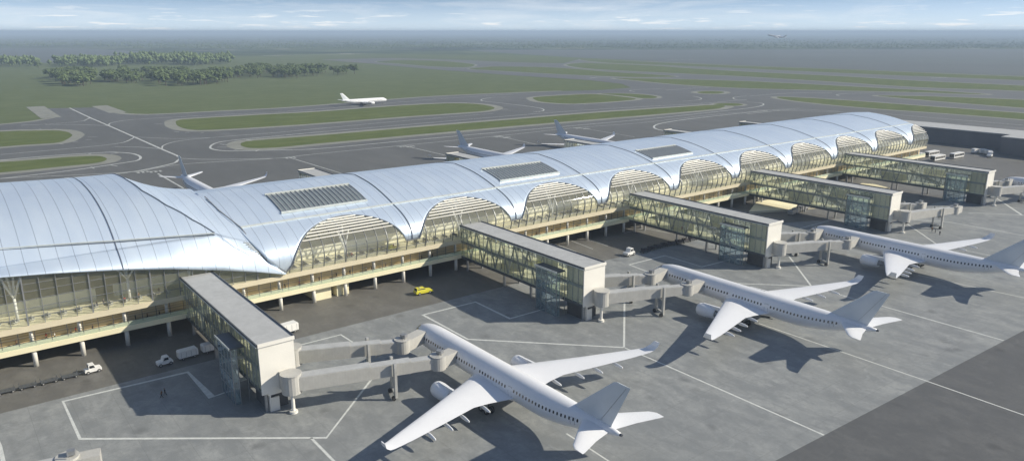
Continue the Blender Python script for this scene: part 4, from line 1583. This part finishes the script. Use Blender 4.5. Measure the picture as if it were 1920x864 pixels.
jet = airliner('airliner', 'closest white twin-engine airliner, parked nose-in with two bridges attached', True, 'airliners parked at the near gates')
protoj = jet
place(jet, PLN[0][0], PLN[0][1], 0)
j2 = place(copytree(jet), PLN[1][0], PLN[1][1], 0, 'middle white airliner parked nose-in at the second pier')
j3 = place(copytree(jet), PLN[2][0], PLN[2][1], 0, 'right-hand white airliner whose tail leaves the right edge', sc=1.02)
jf = airliner('airliner', 'white aircraft tail behind the hall roof, leftmost of the far tails', False, 'airliners parked at the far gates')
place(jf, 94.5, 314, PI)
place(copytree(jf), 255, 311, PI, 'airliner with shade-grey fin behind the roof, middle of the three far tails')
place(copytree(jf), 338.5, 316, PI, 'airliner with shade-grey fin behind the roof, rightmost of the three far tails')
j4 = place(copytree(jf), PLN[3][0], PLN[3][1], 0, 'airliner nose just entering the frame at the farthest pier', sc=.98)
j4['group'] = 'airliners parked at the near gates'
tx = place(copytree(jf), 397.5, 727.5, -PI / 2 + .02, 'creamy white airliner taxiing to the right beside the grass field', sc=.78)
del tx['group']
# one climbing away low over the horizon
dd = 2300.0
a_ = (1478 - CX) / FPX; b_ = -(73.5 - CY) / FPX
ray = (CF + a_ * CR + b_ * CU)
tk = copytree(jf)
del tk['group']
pos = Vector((0, 0, CAMH)) + ray * dd
dirn = (-CR * 0.93 + Vector((CF.x, CF.y, 0)).normalized() * .35).normalized()
noseat = pos + dirn * 62 + Vector((0, 0, 13))
place(tk, noseat.x, noseat.y, math.atan2(dirn.y, dirn.x) - PI / 2, 'distant airliner climbing away to the left just under the horizon', z=noseat.z - 5, sc=.8, tilt=R(10))
tk.rotation_euler = (R(10), R(-9), tk.rotation_euler[2])

# ------------------------------------------------------------------ vehicles
def wheels(m_parent, pts, r=.42, w=.3):
    for (x, y) in pts:
        t = MB()
        t.tube((x, y - w / 2, r), (x, y + w / 2, r), r, 14)
        t.cur = 1
        t.tube((x, y - w / 2 - .02, r), (x, y + w / 2 + .02, r), r * .5, 10)
        t.build('wheel', [M['rubber'], M['steel']], m_parent)


def prism_y(m, pts, y0, y1):
    a = [(p[0], y0, p[1]) for p in pts]; b_ = [(p[0], y1, p[1]) for p in pts]
    return m.loft([a, b_])


def tug(label, body, group='white baggage tugs'):
    r = thing('baggage_tug', label, 'tug', (0, 0, 0), group)
    m = MB()
    prism_y(m, [(-1.9, .45), (-1.9, 1.05), (-1.75, 1.2), (.4, 1.2), (.55, 1.35), (1.8, 1.25), (2.0, 1.1), (2.0, .45)], -.95, .95)
    m.build('body', body, r)
    m = MB()
    prism_y(m, [(-1.0, 1.2), (-1.0, 2.25), (-.9, 2.4), (.25, 2.4), (.4, 2.3), (.75, 1.3)], -.85, .85)
    cabo = m.build('cab', body, r)
    m = MB()
    prism_y(m, [(-.8, 1.45), (-.8, 2.15), (.18, 2.15), (.5, 1.45)], -.88, .88)
    m.beam((.50, 0, 1.5), (.36, 0, 2.2), 1.4, .06, up=(1, 0, 0))
    m.box(-1.04, -.7, 1.5, -.98, .7, 2.15)
    m.build('window', M['tinted'], cabo)
    wheels(r, [(-1.25, -.9), (-1.25, .9), (1.3, -.9), (1.3, .9)], .42)
    for sd in (-1, 1):
        MB().tube((2.0, sd * .6, .85), (2.05, sd * .6, .85), .13, 10).build('headlight', M['steel'], r)
    return r


def put(o, x, y, ang, label=None, sc=1.0):
    o.location = (x, y, 0.02)
    o.rotation_euler = (0, 0, ang)
    o.scale = (sc, sc, sc)
    if label: o['label'] = label
    return o


t1 = put(tug('white baggage tug in sunlight pulling a string of dollies', M['white']), 21.3, 182.3, R(4), sc=.88)
put(copytree(t1), 35.3, 176.4, R(184), 'white tug in the shade of the nearest pier, towing covered wagons', .88)
put(copytree(t1), 185.3, 170.7, R(188), 'white tug standing alone between the second and third piers', 1.1)

# flat dollies
def dolly(label, group):
    r = thing('baggage_dolly', label, 'dolly', (0, 0, 0), group)
    MB().box(-1.5, -.8, .42, 1.5, .8, .56).build('deck', M['dark_metal'], r)
    for x in (-1.45, 1.45):
        m = MB()
        for y in (-.75, .75):
            m.tube((x, y, .5), (x, y, 1.15), .04, 6)
        m.tube((x, -.75, 1.12), (x, .75, 1.12), .04, 6)
        m.build('end_rail', M['dark_metal'], r)
    m = MB()
    m.tube((1.5, 0, .42), (2.5, 0, .4), .06, 6)
    m.build('tow_bar', M['dark_metal'], r)
    wheels(r, [(-1.1, -.7), (-1.1, .7), (1.1, -.7), (1.1, .7)], .24, .2)
    return r


WHO = ['coupled directly behind the sunlit tug', 'second behind the sunlit tug', 'third behind the sunlit tug', 'fourth behind the sunlit tug', 'fifth behind the sunlit tug, at the left edge']
dl = None
for i in range(5):
    lab = 'empty dark flat baggage dolly ' + WHO[i]
    if dl is None: o = dl = dolly(lab, 'empty dollies behind the sunlit tug')
    else: o = copytree(dl); o['label'] = lab
    put(o, 21.3 - 4.6 - i * 4.0, 182.25 + .05 * i, R(0 + (i % 2) * 1.5 - .7), sc=1.08)
# string of loaded dark dollies under the third pier
dk = None
for i in range(9):
    lab = 'dark loaded baggage dolly under the third pier, %s from the lone tug' % num(i + 1)
    if dk is None:
        o = dk = dolly(lab, 'loaded dollies under the third pier')
        m = MB()
        for q in range(7):
            x = -1.2 + (q % 4) * .75; y = -.35 + (q // 4) * .6
            m.box(x, y - .25, .57, x + .62, y + .28, 1.0 + .25 * ((q * 5) % 3))
        lg_ = m.build('luggage', M['bag'], o)
    else:
        o = copytree(dk); o['label'] = lab
    put(o, 192.2 + i * 3.6, 170.0 + .4 * math.sin(i * .7), R(6 * math.cos(i)), sc=1.08)


def wagon(label, body, L=4.4, W=2.0, H=2.3, group='covered wagons'):
    r = thing('covered_wagon', label, 'wagon', (0, 0, 0), group)
    m = MB()
    prism_y(m, [(-L / 2, .6), (-L / 2, H - .25), (-L / 2 + .2, H), (L / 2 - .2, H), (L / 2, H - .25), (L / 2, .6)], -W / 2, W / 2)
    m.build('box_body', body, r)
    m = MB()
    for k in range(4):
        x = -L / 2 + .5 + k * (L - 1) / 3
        m.box(x - .03, -W / 2 - .03, .7, x + .03, W / 2 + .03, H - .3)
    m.build('body_rib', M['grey_metal'], r)
    MB().box(-L / 2, -W / 2 + .1, .42, L / 2, W / 2 - .1, .58).build('chassis', M['dark_metal'], r)
    MB().tube((-L / 2 - .9, 0, .45), (-L / 2, 0, .45), .06, 6).build('tow_bar', M['dark_metal'], r)
    wheels(r, [(-L * .3, -W * .42), (-L * .3, W * .42), (L * .3, -W * .42), (L * .3, W * .42)], .3, .2)
    return r


w0 = put(wagon('pale covered wagon right behind the shaded tug', M['white']), 40.6, 177.0, R(4))
put(copytree(w0), 46.2, 177.4, R(3), 'covered wagon half hidden behind the glass stair tower of the nearest pier')
put(wagon('white box wagon in the sun right of the nearest pier', M['white'], 5.2, 2.2, 2.6, 'white box trailers'), 65.2, 177.0, R(6))
# containers on dollies under the fourth pier
ct = None
for i, (x, y) in enumerate([(283.0, 169.3), (287.6, 170.2), (292.2, 171.0), (296.8, 171.6)]):
    lab = ['nearest', 'second', 'third', 'farthest'][i] + ' grey cargo container of the train beside the cream slab under the fourth pier'
    if ct is None: o = ct = wagon(lab, M['grey_metal'], 3.6, 2.2, 2.2, 'grey cargo containers in a train')
    else: o = copytree(ct); o['label'] = lab
    put(o, x, y, R(8))


def car():
    r = thing('estate_car', 'yellow estate car emerging from the shade of the second pier', 'car', (0, 0, 0))
    W = .98
    m = MB()
    prism_y(m, [(-2.4, .4), (-2.45, .9), (-2.3, 1.1), (1.0, 1.08), (2.2, .92), (2.45, .7), (2.45, .4)], -W, W)
    m.build('body', M['yellow'], r)
    m = MB()
    a = [(-2.3, -W, 1.05), (1.0, -W, 1.05), (1.0, W, 1.05), (-2.3, W, 1.05)]
    b_ = [(-2.0, -.78, 1.75), (.1, -.78, 1.75), (.1, .78, 1.75), (-2.0, .78, 1.75)]
    m.loft([a, b_])
    cb_ = m.build('roof', M['yellow'], r)
    m = MB()
    for sd in (-1, 1):
        m.add([(-2.05, sd * (W - .03), 1.14), (.72, sd * (W - .03), 1.14), (.05, sd * .81, 1.66), (-1.88, sd * .81, 1.66)], [(0, 1, 2, 3)])
    m.add([(.98, -.8, 1.12), (.98, .8, 1.12), (.20, .7, 1.70), (.20, -.7, 1.70)], [(0, 1, 2, 3)])
    m.add([(-2.31, -.8, 1.12), (-2.31, .8, 1.12), (-2.08, .7, 1.68), (-2.08, -.7, 1.68)], [(0, 1, 2, 3)])
    m.build('window', M['tinted'], cb_)
    wheels(r, [(-1.5, -.9), (-1.5, .9), (1.5, -.9), (1.5, .9)], .36, .26)
    for sd in (-1, 1):
        MB().box(2.42, sd * .7 - .18, .62, 2.48, sd * .7 + .18, .8).build('headlight', M['white'], r)
    MB().box(-1.2, -.5, 1.76, -1.0, .5, 1.88).build('beacon_bar', M['steel'], r)
    return r


put(car(), 108.6, 181.3, R(-6), sc=1.12)


def bus():
    r = thing('apron_bus', 'x', 'bus', (0, 0, 0), 'apron buses parked beyond the farthest pier')
    L, W, H = 12.5, 3.0, 3.2
    m = MB()
    prism_y(m, [(-L / 2, .45), (-L / 2, H - .25), (-L / 2 + .3, H), (L / 2 - .4, H), (L / 2, H - .5), (L / 2 + .1, 1.2), (L / 2, .45)], -W / 2, W / 2)
    m.build('body', M['white'], r)
    m = MB()
    x = -L / 2 + .5
    for k in range(6):
        m.box(x, -W / 2 - .03, 1.3, x + 1.75, W / 2 + .03, 2.65)
        x += 1.97
    m.build('side_windows', M['tinted'], r)
    m = MB().box(-L / 2 - .04, -W / 2 + .2, .8, -L / 2 + .02, W / 2 - .2, 2.8)
    m.build('rear_window', M['tinted'], r)
    MB().box(L / 2 - .02, -W / 2 + .15, 1.2, L / 2 + .13, W / 2 - .15, 2.6).build('windscreen', M['tinted'], r)
    wheels(r, [(-L * .28, -W * .44), (-L * .28, W * .44), (L * .32, -W * .44), (L * .32, W * .44)], .5, .34)
    return r


b0 = bus()
for i, (x, y, lab) in enumerate([(474.5, 204.0, 'white apron bus half under the end of the concourse'), (491.5, 203.0, 'white apron bus, upper of the two beside the concourse end'),
                                 (477.5, 193.5, 'white apron bus, lower front one of the parked buses'), (496.5, 190.5, 'white apron bus parked on its own to the right of the others')]):
    o = b0 if i == 0 else copytree(b0)
    put(o, x, y, R(-3), lab)
bt = None
for i, (x, y, a) in enumerate([(524.2, 191.0, -12), (526.5, 187.2, -40), (524.5, 183.4, -95), (520.3, 180.6, -150)]):
    lab = ['first', 'second', 'third', 'fourth'][i] + ' white covered cart in the curving train near the dark building, counted from its tail'
    if bt is None: o = bt = wagon(lab, M['white'], 4.0, 2.4, 3.0, 'covered carts in a curving train')
    else: o = copytree(bt); o['label'] = lab
    put(o, x, y, R(a), sc=1.0)
put(copytree(t1), 515.0, 178.8, R(190), 'white tug leading the curving cart train by the dark building', 1.3)

# ------------------------------------------------------------------ dark buildings at the right
d1 = thing('service_building', 'long low dark grey building with pale flat roof behind the concourse end', 'building', (560, 150, 0))
MB().box(556, 150, 0, 584, 300, 9.6).build('wall', M['darkbrick'], d1)
MB().box(555.6, 149.6, 9.6, 584.4, 300.4, 10.3).build('roof', M['gravel_roof'], d1)
d2 = thing('service_block', 'smaller dark grey block at the right edge in front of the long building', 'building', (531, 120, 0))
MB().box(533, 110, 0, 555.4, 180, 10.6).build('wall', M['darkbrick'], d2)
MB().box(532.7, 109.7, 10.6, 555.5, 180.3, 11.2).build('roof', M['gravel_roof'], d2)
# cream slabs painting in sunlit ground patches between the piers
for P, lab in (([(1403, 400), (1475, 396), (1560, 388), (1500, 380), (1440, 376), (1418, 380)], 'cream slab standing for sunlit ground beneath the fourth pier'),
               ([(1588, 358), (1612, 362), (1668, 354), (1640, 347), (1616, 345)], 'cream slab standing for sunlit ground beneath the farthest pier')):
    W = [G(*q) for q in P]
    r = thing('sunlit_patch', lab, 'ramp', (W[0][0], W[0][1], 0))
    a = sum(W[i][0] * W[(i + 1) % len(W)][1] - W[(i + 1) % len(W)][0] * W[i][1] for i in range(len(W)))
    if a < 0: W = W[::-1]
    MB().loft([[(p[0], p[1], .01) for p in W], [(p[0], p[1], .45) for p in W]]).build('deck', M['cream'], r)
    m = MB()
    for p, q in zip(W[:2], W[1:3]):
        m.beam((*p, .55), (*q, .55), .2, .2)
    m.build('kerb_rail', M['grey_metal'], r)

# ------------------------------------------------------------------ people and seats
def person_mesh(name, pose, top, legs):
    def V(*a): return Vector(a)
    st = .28 if pose == 'walk' else .09
    J = [V(0, 0, .95), V(0, 0, 1.15), V(0, 0, 1.42), V(0, 0, 1.53), V(0, .01, 1.62), V(0, .01, 1.74)]
    E_ = [(0, 1), (1, 2), (2, 3), (3, 4), (4, 5)]
    Rd = [.15, .14, .15, .06, .09, .085]
    def chain(base, pts):
        prev = base
        for p, r in pts:
            J.append(V(*p)); Rd.append(r); E_.append((prev, len(J) - 1)); prev = len(J) - 1
    chain(0, [((.1, 0, .88), .10), ((.11, st * .5, .5), .07), ((.11, st, .08), .05), ((.11, st + .14, .04), .045)])
    chain(0, [((-.1, 0, .88), .10), ((-.11, -st * .2, .5), .07), ((-.11, -st, .09), .05), ((-.11, -st + .14, .04), .045)])
    sw = .2 if pose == 'walk' else .05
    chain(2, [((.2, 0, 1.42), .065), ((.24, -sw * .6, 1.15), .05), ((.25, -sw * .2, .88), .04), ((.25, 0, .80), .035)])
    chain(2, [((-.2, 0, 1.42), .065), ((-.24, sw * .6, 1.15), .05), ((-.25, sw + .05, .90), .04), ((-.25, sw + .1, .83), .035)])
    me = bpy.data.meshes.new(name + '_tmp')
    me.from_pydata([tuple(j) for j in J], E_, [])
    ob = bpy.data.objects.new(name + '_tmp', me)
    COL.objects.link(ob)
    sk_ = ob.modifiers.new('s', 'SKIN')
    for i, v in enumerate(me.skin_vertices[0].data):
        v.radius = (Rd[i], Rd[i]); v.use_root = (i == 0)
    sb2 = ob.modifiers.new('u', 'SUBSURF'); sb2.levels = 1; sb2.render_levels = 1
    dg = bpy.context.evaluated_depsgraph_get()
    out = bpy.data.meshes.new_from_object(ob.evaluated_get(dg))
    out.name = name
    bpy.data.objects.remove(ob)
    out.materials.clear()
    for mm in (top, legs, M['skin'], M['blackc']):
        out.materials.append(mm)
    for p in out.polygons:
        z = p.center.z; x = abs(p.center.x)
        k = 0
        if z < .96: k = 1
        if x > .2 and z < .92: k = 2
        if z > 1.5: k = 2
        if z > 1.66 or (z > 1.58 and p.center.y < -.01): k = 3
        p.material_index = k
        p.use_smooth = True
    return out


PM = []
for pose in ('walk', 'stand'):
    for nm, top, lg in (('dark', M['blackc'], M['blackc']), ('red', M['red'], M['blackc']), ('white', M['whitec'], M['blackc']), ('brown', M['brownc'], M['blackc'])):
        PM.append((pose, nm, person_mesh('person', pose, top, lg)))
used = set()


def person(x, y, z, ang, idx, label, group):
    me = PM[idx][2]
    o = bpy.data.objects.new('person', me)
    COL.objects.link(o)
    o.location = (x, y, z); o.rotation_euler = (0, 0, ang)
    tag(o, label, 'person', group)
    return o


rnd = random.Random(3)
cnt = {}
gx = [2.4, 8.6, 14.6, 16.2, 19.6, 20.7, 24.2, 31.5, 33.8, 36.5, 39.2, 72.4, 76.6, 82.5, 88.0, 92.4, 97.5, 99.2, 104, 117, 121, 145, 152, 158, 164, 171]
for i, x in enumerate(gx):
    ii = rnd.choice([0, 0, 1, 2, 3, 4, 4, 5, 6, 7]) if i not in (2, 12) else 1
    pose, nm, _ = PM[ii]
    person(x, 194.75 + rnd.random() * 1.2, 5.2, rnd.choice([PI / 2, -PI / 2]) + rnd.uniform(-.4, .4), ii,
           'person in %s clothes %s on the lower gallery, %s from its left end' % (nm, 'walking' if pose == 'walk' else 'standing', num(i + 1)), 'people on the lower gallery')
ux = [26.0, 27.6, 32, 35.4, 38.7, 40.4, 92, 93.5, 108, 109.4, 121, 128, 146, 163, 169, 176]
for i, x in enumerate(ux):
    ii = rnd.choice([0, 1, 2, 4, 5, 6, 7])
    pose, nm, _ = PM[ii]
    person(x, 195.6 + rnd.random() * 2.5, 10.25, rnd.uniform(0, 6.28), ii,
           'person in %s clothes on the upper floor behind the sloping glass, %s from the left' % (nm, num(i + 1)), 'people on the upper floor')
for gi in range(5):
    xl_, xr_, yf = GATES[gi]
    L = 192.9 - yf
    for k, f_ in enumerate([.22, .36, .47, .60, .66, .80] if gi < 3 else [.3, .5, .7]):
        ii = rnd.choice([0, 1, 4, 5, 2, 7])
        pose, nm, _ = PM[ii]
        person(xl_ + 1.6 + .5 * (k % 2), yf + L * f_, 5.0, rnd.uniform(0, 6.28), ii,
               'person in %s clothes inside the %s pier from the left, %s from its outer end' % (nm, ORD[gi], num(k + 1)), 'people inside the gate piers')
person(30.5, 159.4, 0, 1.2, 3, 'left of two ground workers standing in the shade of the nearest pier', 'ground workers near the nearest pier')
person(31.3, 160.1, 0, -1.5, 0, 'right of two ground workers standing in the shade of the nearest pier', 'ground workers near the nearest pier')
person(300.2, 118.6, 0, .5, 4, 'left of three ground workers under the unused bridge of the fourth pier', 'ground workers under the unused bridge')
person(301.6, 120.4, 0, 2.5, 7, 'middle of three ground workers under the unused bridge of the fourth pier', 'ground workers under the unused bridge')
person(297.9, 116.0, 0, 1.5, 4, 'right of three ground workers under the unused bridge, nearest the camera', 'ground workers under the unused bridge')


def seatrow(label, mat, group):
    r = thing('seat_row', label, 'seating', (0, 0, 0), group)
    m = MB()
    for i in range(4):
        y = -1.3 + i * .66
        for sd in (-1, 1):
            m.box(sd * .32 - .24, y, .40, sd * .32 + .24, y + .56, .47)
    m.build('seats', mat, r)
    m = MB()
    for i in range(4):
        y = -1.3 + i * .66
        m.box(-.07, y, .47, .07, y + .56, .98)
    m.build('backrests', mat, r)
    m = MB().box(-.05, -1.3, .30, .05, 1.3, .40)
    for y in (-1.0, 1.0):
        m.box(-.3, y - .04, 0, .3, y + .04, .3)
    m.build('frame', M['steel'], r)
    return r


s1 = None
k = 0
for i in range(17):
    x = -4 + i * 3.3
    lab = 'pale double seat row behind the hall window, %s from the left' % num(i + 1)
    if s1 is None: o = s1 = seatrow(lab, M['seatw'], 'pale seat rows in the hall')
    else: o = copytree(s1); o['label'] = lab
    o.location = (x, 197.2, 10.25); o.rotation_euler = (0, 0, 0)
s2 = None
i = 0
for bay in range(4):
    for q in range(9):
        x = X0 + 4.5 + bay * BAY + q * 3.6
        i += 1
        lab = 'dark double seat row in the concourse behind the %s arched window, %s in its line' % (num(bay + 1), num(q + 1))
        if s2 is None: o = s2 = seatrow(lab, M['seat'], 'dark seat rows in the concourse')
        else: o = copytree(s2); o['label'] = lab
        o.location = (x, 197.8 + (q % 2) * .3, 10.25); o.rotation_euler = (0, 0, R(rnd.uniform(-4, 4)))
        o.scale = (1.1, 1.1, 1.1)
vc = thing('floor_cart', 'small yellow cart on the upper floor behind the first arched window', 'cart', (107.2, 196.2, 10.25))
MB().box(105.8, 195.7, 10.6, 108.6, 196.9, 11.2).build('body', M['yellow'], vc)
m = MB().box(106.0, 195.8, 11.2, 107.0, 196.8, 12.1)
m.build('cab', M['yellow'], vc)
m = MB()
for x in (106.2, 108.1):
    for y in (195.75, 196.85):
        m.tube((x, y - .08, 10.5), (x, y + .08, 10.5), .25, 10)
m.build('wheel_set', M['rubber'], vc)

# ------------------------------------------------------------------ trees
def crown_mesh(seed, h):
    rg = random.Random(seed)
    b = MB()
    # clumps of leaf faces through the crown volume
    cl = []
    for i in range(16):
        a = rg.uniform(0, 2 * PI)
        rr_ = (rg.random() ** .6) * h * .30
        cl.append((rr_ * math.cos(a), rr_ * math.sin(a), h * rg.uniform(.38, .92), h * rg.uniform(.09, .16)))
    for (cx_, cy_, cz_, cr_) in cl:
        for k in range(34):
            v = Vector((rg.gauss(0, 1), rg.gauss(0, 1), rg.gauss(0, 1))).normalized() * cr_ * rg.uniform(.65, 1.1)
            p = Vector((cx_, cy_, cz_)) + v
            n_ = (v.normalized() + Vector((rg.uniform(-.5, .5), rg.uniform(-.5, .5), rg.uniform(-.1, .7)))).normalized()
            t = n_.cross(Vector((rg.uniform(-1, 1), rg.uniform(-1, 1), .3))).normalized()
            u = n_.cross(t)
            s_ = h * rg.uniform(.028, .05)
            b.add([p - t * s_ - u * s_, p + t * s_ - u * s_ * .7, p + t * s_ * .8 + u * s_, p - t * s_ + u * s_ * .8], [(0, 1, 2, 3)])
    return b


def trunk_mesh(seed, h):
    rg = random.Random(seed + 50)
    b = MB()
    b.tube((0, 0, 0), (0, 0, h * .45), h * .022, 7, h * .014)
    for i in range(4):
        a = i * 1.57 + rg.random()
        b.tube((0, 0, h * rg.uniform(.3, .42)), (math.cos(a) * h * .2, math.sin(a) * h * .2, h * rg.uniform(.58, .75)), h * .012, 5, h * .005)
    return b


TP = []
for k in range(5):
    r = thing('tree', 'x', 'tree', (0, 0, 0))
    crown_mesh(k, 16).build('crown', M['leaf'], r)
    trunk_mesh(k, 16).build('trunk', M['bark'], r)
    TP.append(r)
TREES = []
def inpoly(p, P):
    c = False
    for i in range(len(P)):
        a, b_ = P[i], P[i - 1]
        if (a[1] > p[1]) != (b_[1] > p[1]) and p[0] < (b_[0] - a[0]) * (p[1] - a[1]) / (b_[1] - a[1]) + a[0]: c = not c
    return c
CL = [([(80, 148), (95, 143), (150, 141), (180, 146), (182, 156), (160, 163), (118, 161), (114, 154), (92, 152)], 56, 'dense round clump of trees at the left of the field'),
      ([(192, 154), (200, 146), (240, 138), (290, 142), (285, 155), (240, 157), (205, 157)], 46, 'clump of trees second from the left in the field'),
      ([(268, 144), (300, 138), (370, 140), (425, 146), (428, 158), (380, 160), (330, 162), (300, 161), (292, 150)], 86, 'big middle clump of trees in the field'),
      ([(425, 140), (480, 134), (560, 134), (620, 135), (668, 138), (668, 142), (600, 143), (545, 147), (480, 146), (430, 149)], 96, 'long clump of trees at the right of the field')]
ti = 0
for P, cntt, lab in CL:
    xs_ = [p[0] for p in P]; ys_ = [p[1] for p in P]
    k = 0
    while k < cntt:
        q = (rnd.uniform(min(xs_), max(xs_)), rnd.uniform(min(ys_), max(ys_)))
        if not inpoly(q, P): continue
        k += 1
        x, y = G(*q)
        src = TP[ti % 5]
        o = src if ti < 5 else copytree(src)
        ti += 1
        o.location = (x, y, ZG)
        sc = rnd.uniform(.72, 1.12)
        o.scale = (sc * 1.4, sc * 1.4, sc)
        o.rotation_euler = (0, 0, rnd.uniform(0, 6.28))
        o['label'] = 'green tree standing in the ' + lab
        o['group'] = 'trees of the ' + lab
SG = [((176, 150), 'single small tree in the gap between the first two clumps'), ((483, 147), 'lone tree standing in front of the long clump'), ((557, 147), 'round tree in front of the long clump, towards its right'),
      ((73, 129), 'lone tree at the right end of the distant left tree line')]
for q, lab in SG:
    o = copytree(TP[1]); x, y = G(*q); o.location = (x, y, ZG); o['label'] = lab
    if 'group' in o: del o['group']
# distant woods: single mass
dw = MB()
rg = random.Random(11)
def belt(P, n, h0, h1):
    xs_ = [p[0] for p in P]; ys_ = [p[1] for p in P]
    k = 0
    while k < n:
        q = (rg.uniform(min(xs_), max(xs_)), rg.uniform(min(ys_), max(ys_)))
        if not inpoly(q, P): continue
        k += 1
        x, y = G(*q)
        h = rg.uniform(h0, h1)
        for c in range(5):
            px_, py_ = x + rg.gauss(0, h * .22), y + rg.gauss(0, h * .22)
            pz_ = h * rg.uniform(.25, .85); r_ = h * rg.uniform(.15, .28)
            vv = [(px_ + r_ * rg.uniform(.8, 1.1) * a, py_ + r_ * rg.uniform(.8, 1.1) * b_, pz_ + r_ * rg.uniform(.8, 1.1) * c_) for a, b_, c_ in ((1, 0, 0), (0, 1, 0), (-1, 0, 0), (0, -1, 0), (0, 0, 1), (0, 0, -1))]
            dw.add(vv, [(0, 1, 4), (1, 2, 4), (2, 3, 4), (3, 0, 4), (1, 0, 5), (2, 1, 5), (3, 2, 5), (0, 3, 5)])
belt([(-200, 122), (0, 119), (60, 118), (78, 123), (60, 126), (0, 125), (-200, 128)], 150, 16, 24)
belt([(105, 122), (130, 117), (220, 118), (240, 122), (200, 126), (110, 125)], 110, 16, 24)
belt([(225, 117), (270, 112.5), (350, 112), (430, 115), (440, 119), (380, 123), (300, 122), (235, 121)], 190, 18, 26)
w_ = dw.build('distant_wood', M['leaf'])
tag(w_, 'bluish far belt of trees beyond the field clumps', 'wood'); w_['kind'] = 'stuff'
dw = MB()
belt([(250, 92), (1000, 92), (2100, 92), (2100, 84), (200, 86)], 2600, 5, 10)
belt([(-200, 89), (860, 88), (2200, 88), (2200, 74), (-200, 75)], 3200, 7, 14)
w_ = dw.build('far_forest', M['leaf'])
tag(w_, 'broad forest belt across the plain below the horizon', 'forest'); w_['kind'] = 'stuff'

# ------------------------------------------------------------------ haze
hz = MB().box(-69000, -69000, -3, 69000, 69000, 92).build('haze', None)
hz.data.materials.clear()
mh = bpy.data.materials.new('haze_air')
mh.use_nodes = True
nt = mh.node_tree
nt.nodes.clear()
o_ = N(nt, 'ShaderNodeOutputMaterial')
pv = N(nt, 'ShaderNodeVolumePrincipled')
pv.inputs['Color'].default_value = (0.62, 0.79, 1.0, 1)
pv.inputs['Density'].default_value = 0.00017
pv.inputs['Anisotropy'].default_value = 0.0
nt.links.new(pv.outputs[0], o_.inputs['Volume'])
hz.data.materials.append(mh)
hz['kind'] = 'stuff'
tag(hz, 'pale blue haze filling the air over the airfield', 'haze')

# ------------------------------------------------------------------ light
SUN_EL, SHD = 31.0, 142.0           # elevation; azimuth (from +X) shadows fall towards
sd = Vector((math.cos(R(SHD)) * math.cos(R(SUN_EL)), math.sin(R(SHD)) * math.cos(R(SUN_EL)), -math.sin(R(SUN_EL))))
sun = bpy.data.lights.new('sun', 'SUN')
sun.energy = 4.2
sun.angle = R(0.6)
sun.color = (1.0, 0.92, 0.77)
so = bpy.data.objects.new('sun', sun)
COL.objects.link(so)
so.rotation_euler = sd.to_track_quat('-Z', 'Y').to_euler()
so.location = (0, 0, 200)

wd = bpy.data.worlds.new('World')
S.world = wd
wd.use_nodes = True
nt = wd.node_tree
bg = nt.nodes['Background']
sky = N(nt, 'ShaderNodeTexSky', sky_type='NISHITA')
sky.sun_disc = False
sky.sun_elevation = R(SUN_EL)
sunaz = math.degrees(math.atan2(-sd.y, -sd.x))     # direction to the sun from +X
sky.sun_rotation = R(90 - sunaz)
sky.altitude = 100
sky.air_density = 1.0
sky.dust_density = 0.6
sky.ozone_density = 1.2
tc = N(nt, 'ShaderNodeTexCoord')
mp = N(nt, 'ShaderNodeMapping')
mp.inputs['Scale'].default_value = (1, 1, 3.6)
mp.inputs['Location'].default_value = (0, 0, 0.11)
nt.links.new(tc.outputs['Generated'], mp.inputs['Vector'])
nrm = N(nt, 'ShaderNodeVectorMath', operation='NORMALIZE')
nt.links.new(mp.outputs[0], nrm.inputs[0])
nt.links.new(nrm.outputs[0], sky.inputs['Vector'])
# thin clouds in the sky
mp2 = N(nt, 'ShaderNodeMapping')
mp2.inputs['Scale'].default_value = (1, 1, 9)
nt.links.new(tc.outputs['Generated'], mp2.inputs['Vector'])
c1 = noise(nt, mp2.outputs[0], 5.0, 9, 0.62, 0.6)
mp3 = N(nt, 'ShaderNodeMapping')
mp3.inputs['Scale'].default_value = (1, 1, 14)
mp3.inputs['Location'].default_value = (3.1, 1.7, 0.2)
nt.links.new(tc.outputs['Generated'], mp3.inputs['Vector'])
c2 = noise(nt, mp3.outputs[0], 17.0, 8, 0.6, 0.3)
sz = N(nt, 'ShaderNodeSeparateXYZ')
nt.links.new(tc.outputs['Generated'], sz.inputs[0])
band = N(nt, 'ShaderNodeMapRange')
band.inputs['From Min'].default_value = 0.035
band.inputs['From Max'].default_value = 0.012
nt.links.new(sz.outputs['Z'], band.inputs['Value'])
f1 = ramp(nt, c1, [(0.48, (0, 0, 0)), (0.80, (0.5, 0.5, 0.5))])
f2 = ramp(nt, c2, [(0.56, (0, 0, 0)), (0.66, (0.85, 0.85, 0.85))])
f2b = mathn(nt, 'MULTIPLY', f2, band.outputs[0])
ff_ = mathn(nt, 'MAXIMUM', f1, f2b)
veil = N(nt, 'ShaderNodeMapRange')
veil.inputs['From Min'].default_value = 0.0
veil.inputs['From Max'].default_value = 0.045
veil.inputs['To Min'].default_value = 0.80
veil.inputs['To Max'].default_value = 0.0
nt.links.new(sz.outputs['Z'], veil.inputs['Value'])
base_sky = mixc(nt, veil.outputs[0], sky.outputs[0], (6.0, 6.9, 7.7))
skc = mixc(nt, ff_, base_sky, (8.0, 8.0, 7.9))
nt.links.new(skc, bg.inputs[0])
bg.inputs[1].default_value = 0.10

S.view_settings.view_transform = 'Standard'
S.view_settings.look = 'None'
S.view_settings.gamma = 1
S.view_settings.use_curve_mapping = False
S.view_settings.exposure = 0.46
S.cycles.max_bounces = 8
S.cycles.transparent_max_bounces = 16
S.cycles.volume_bounces = 0
S.cycles.use_denoising = True
S.cycles.use_adaptive_sampling = True
S.cycles.adaptive_threshold = 0.02
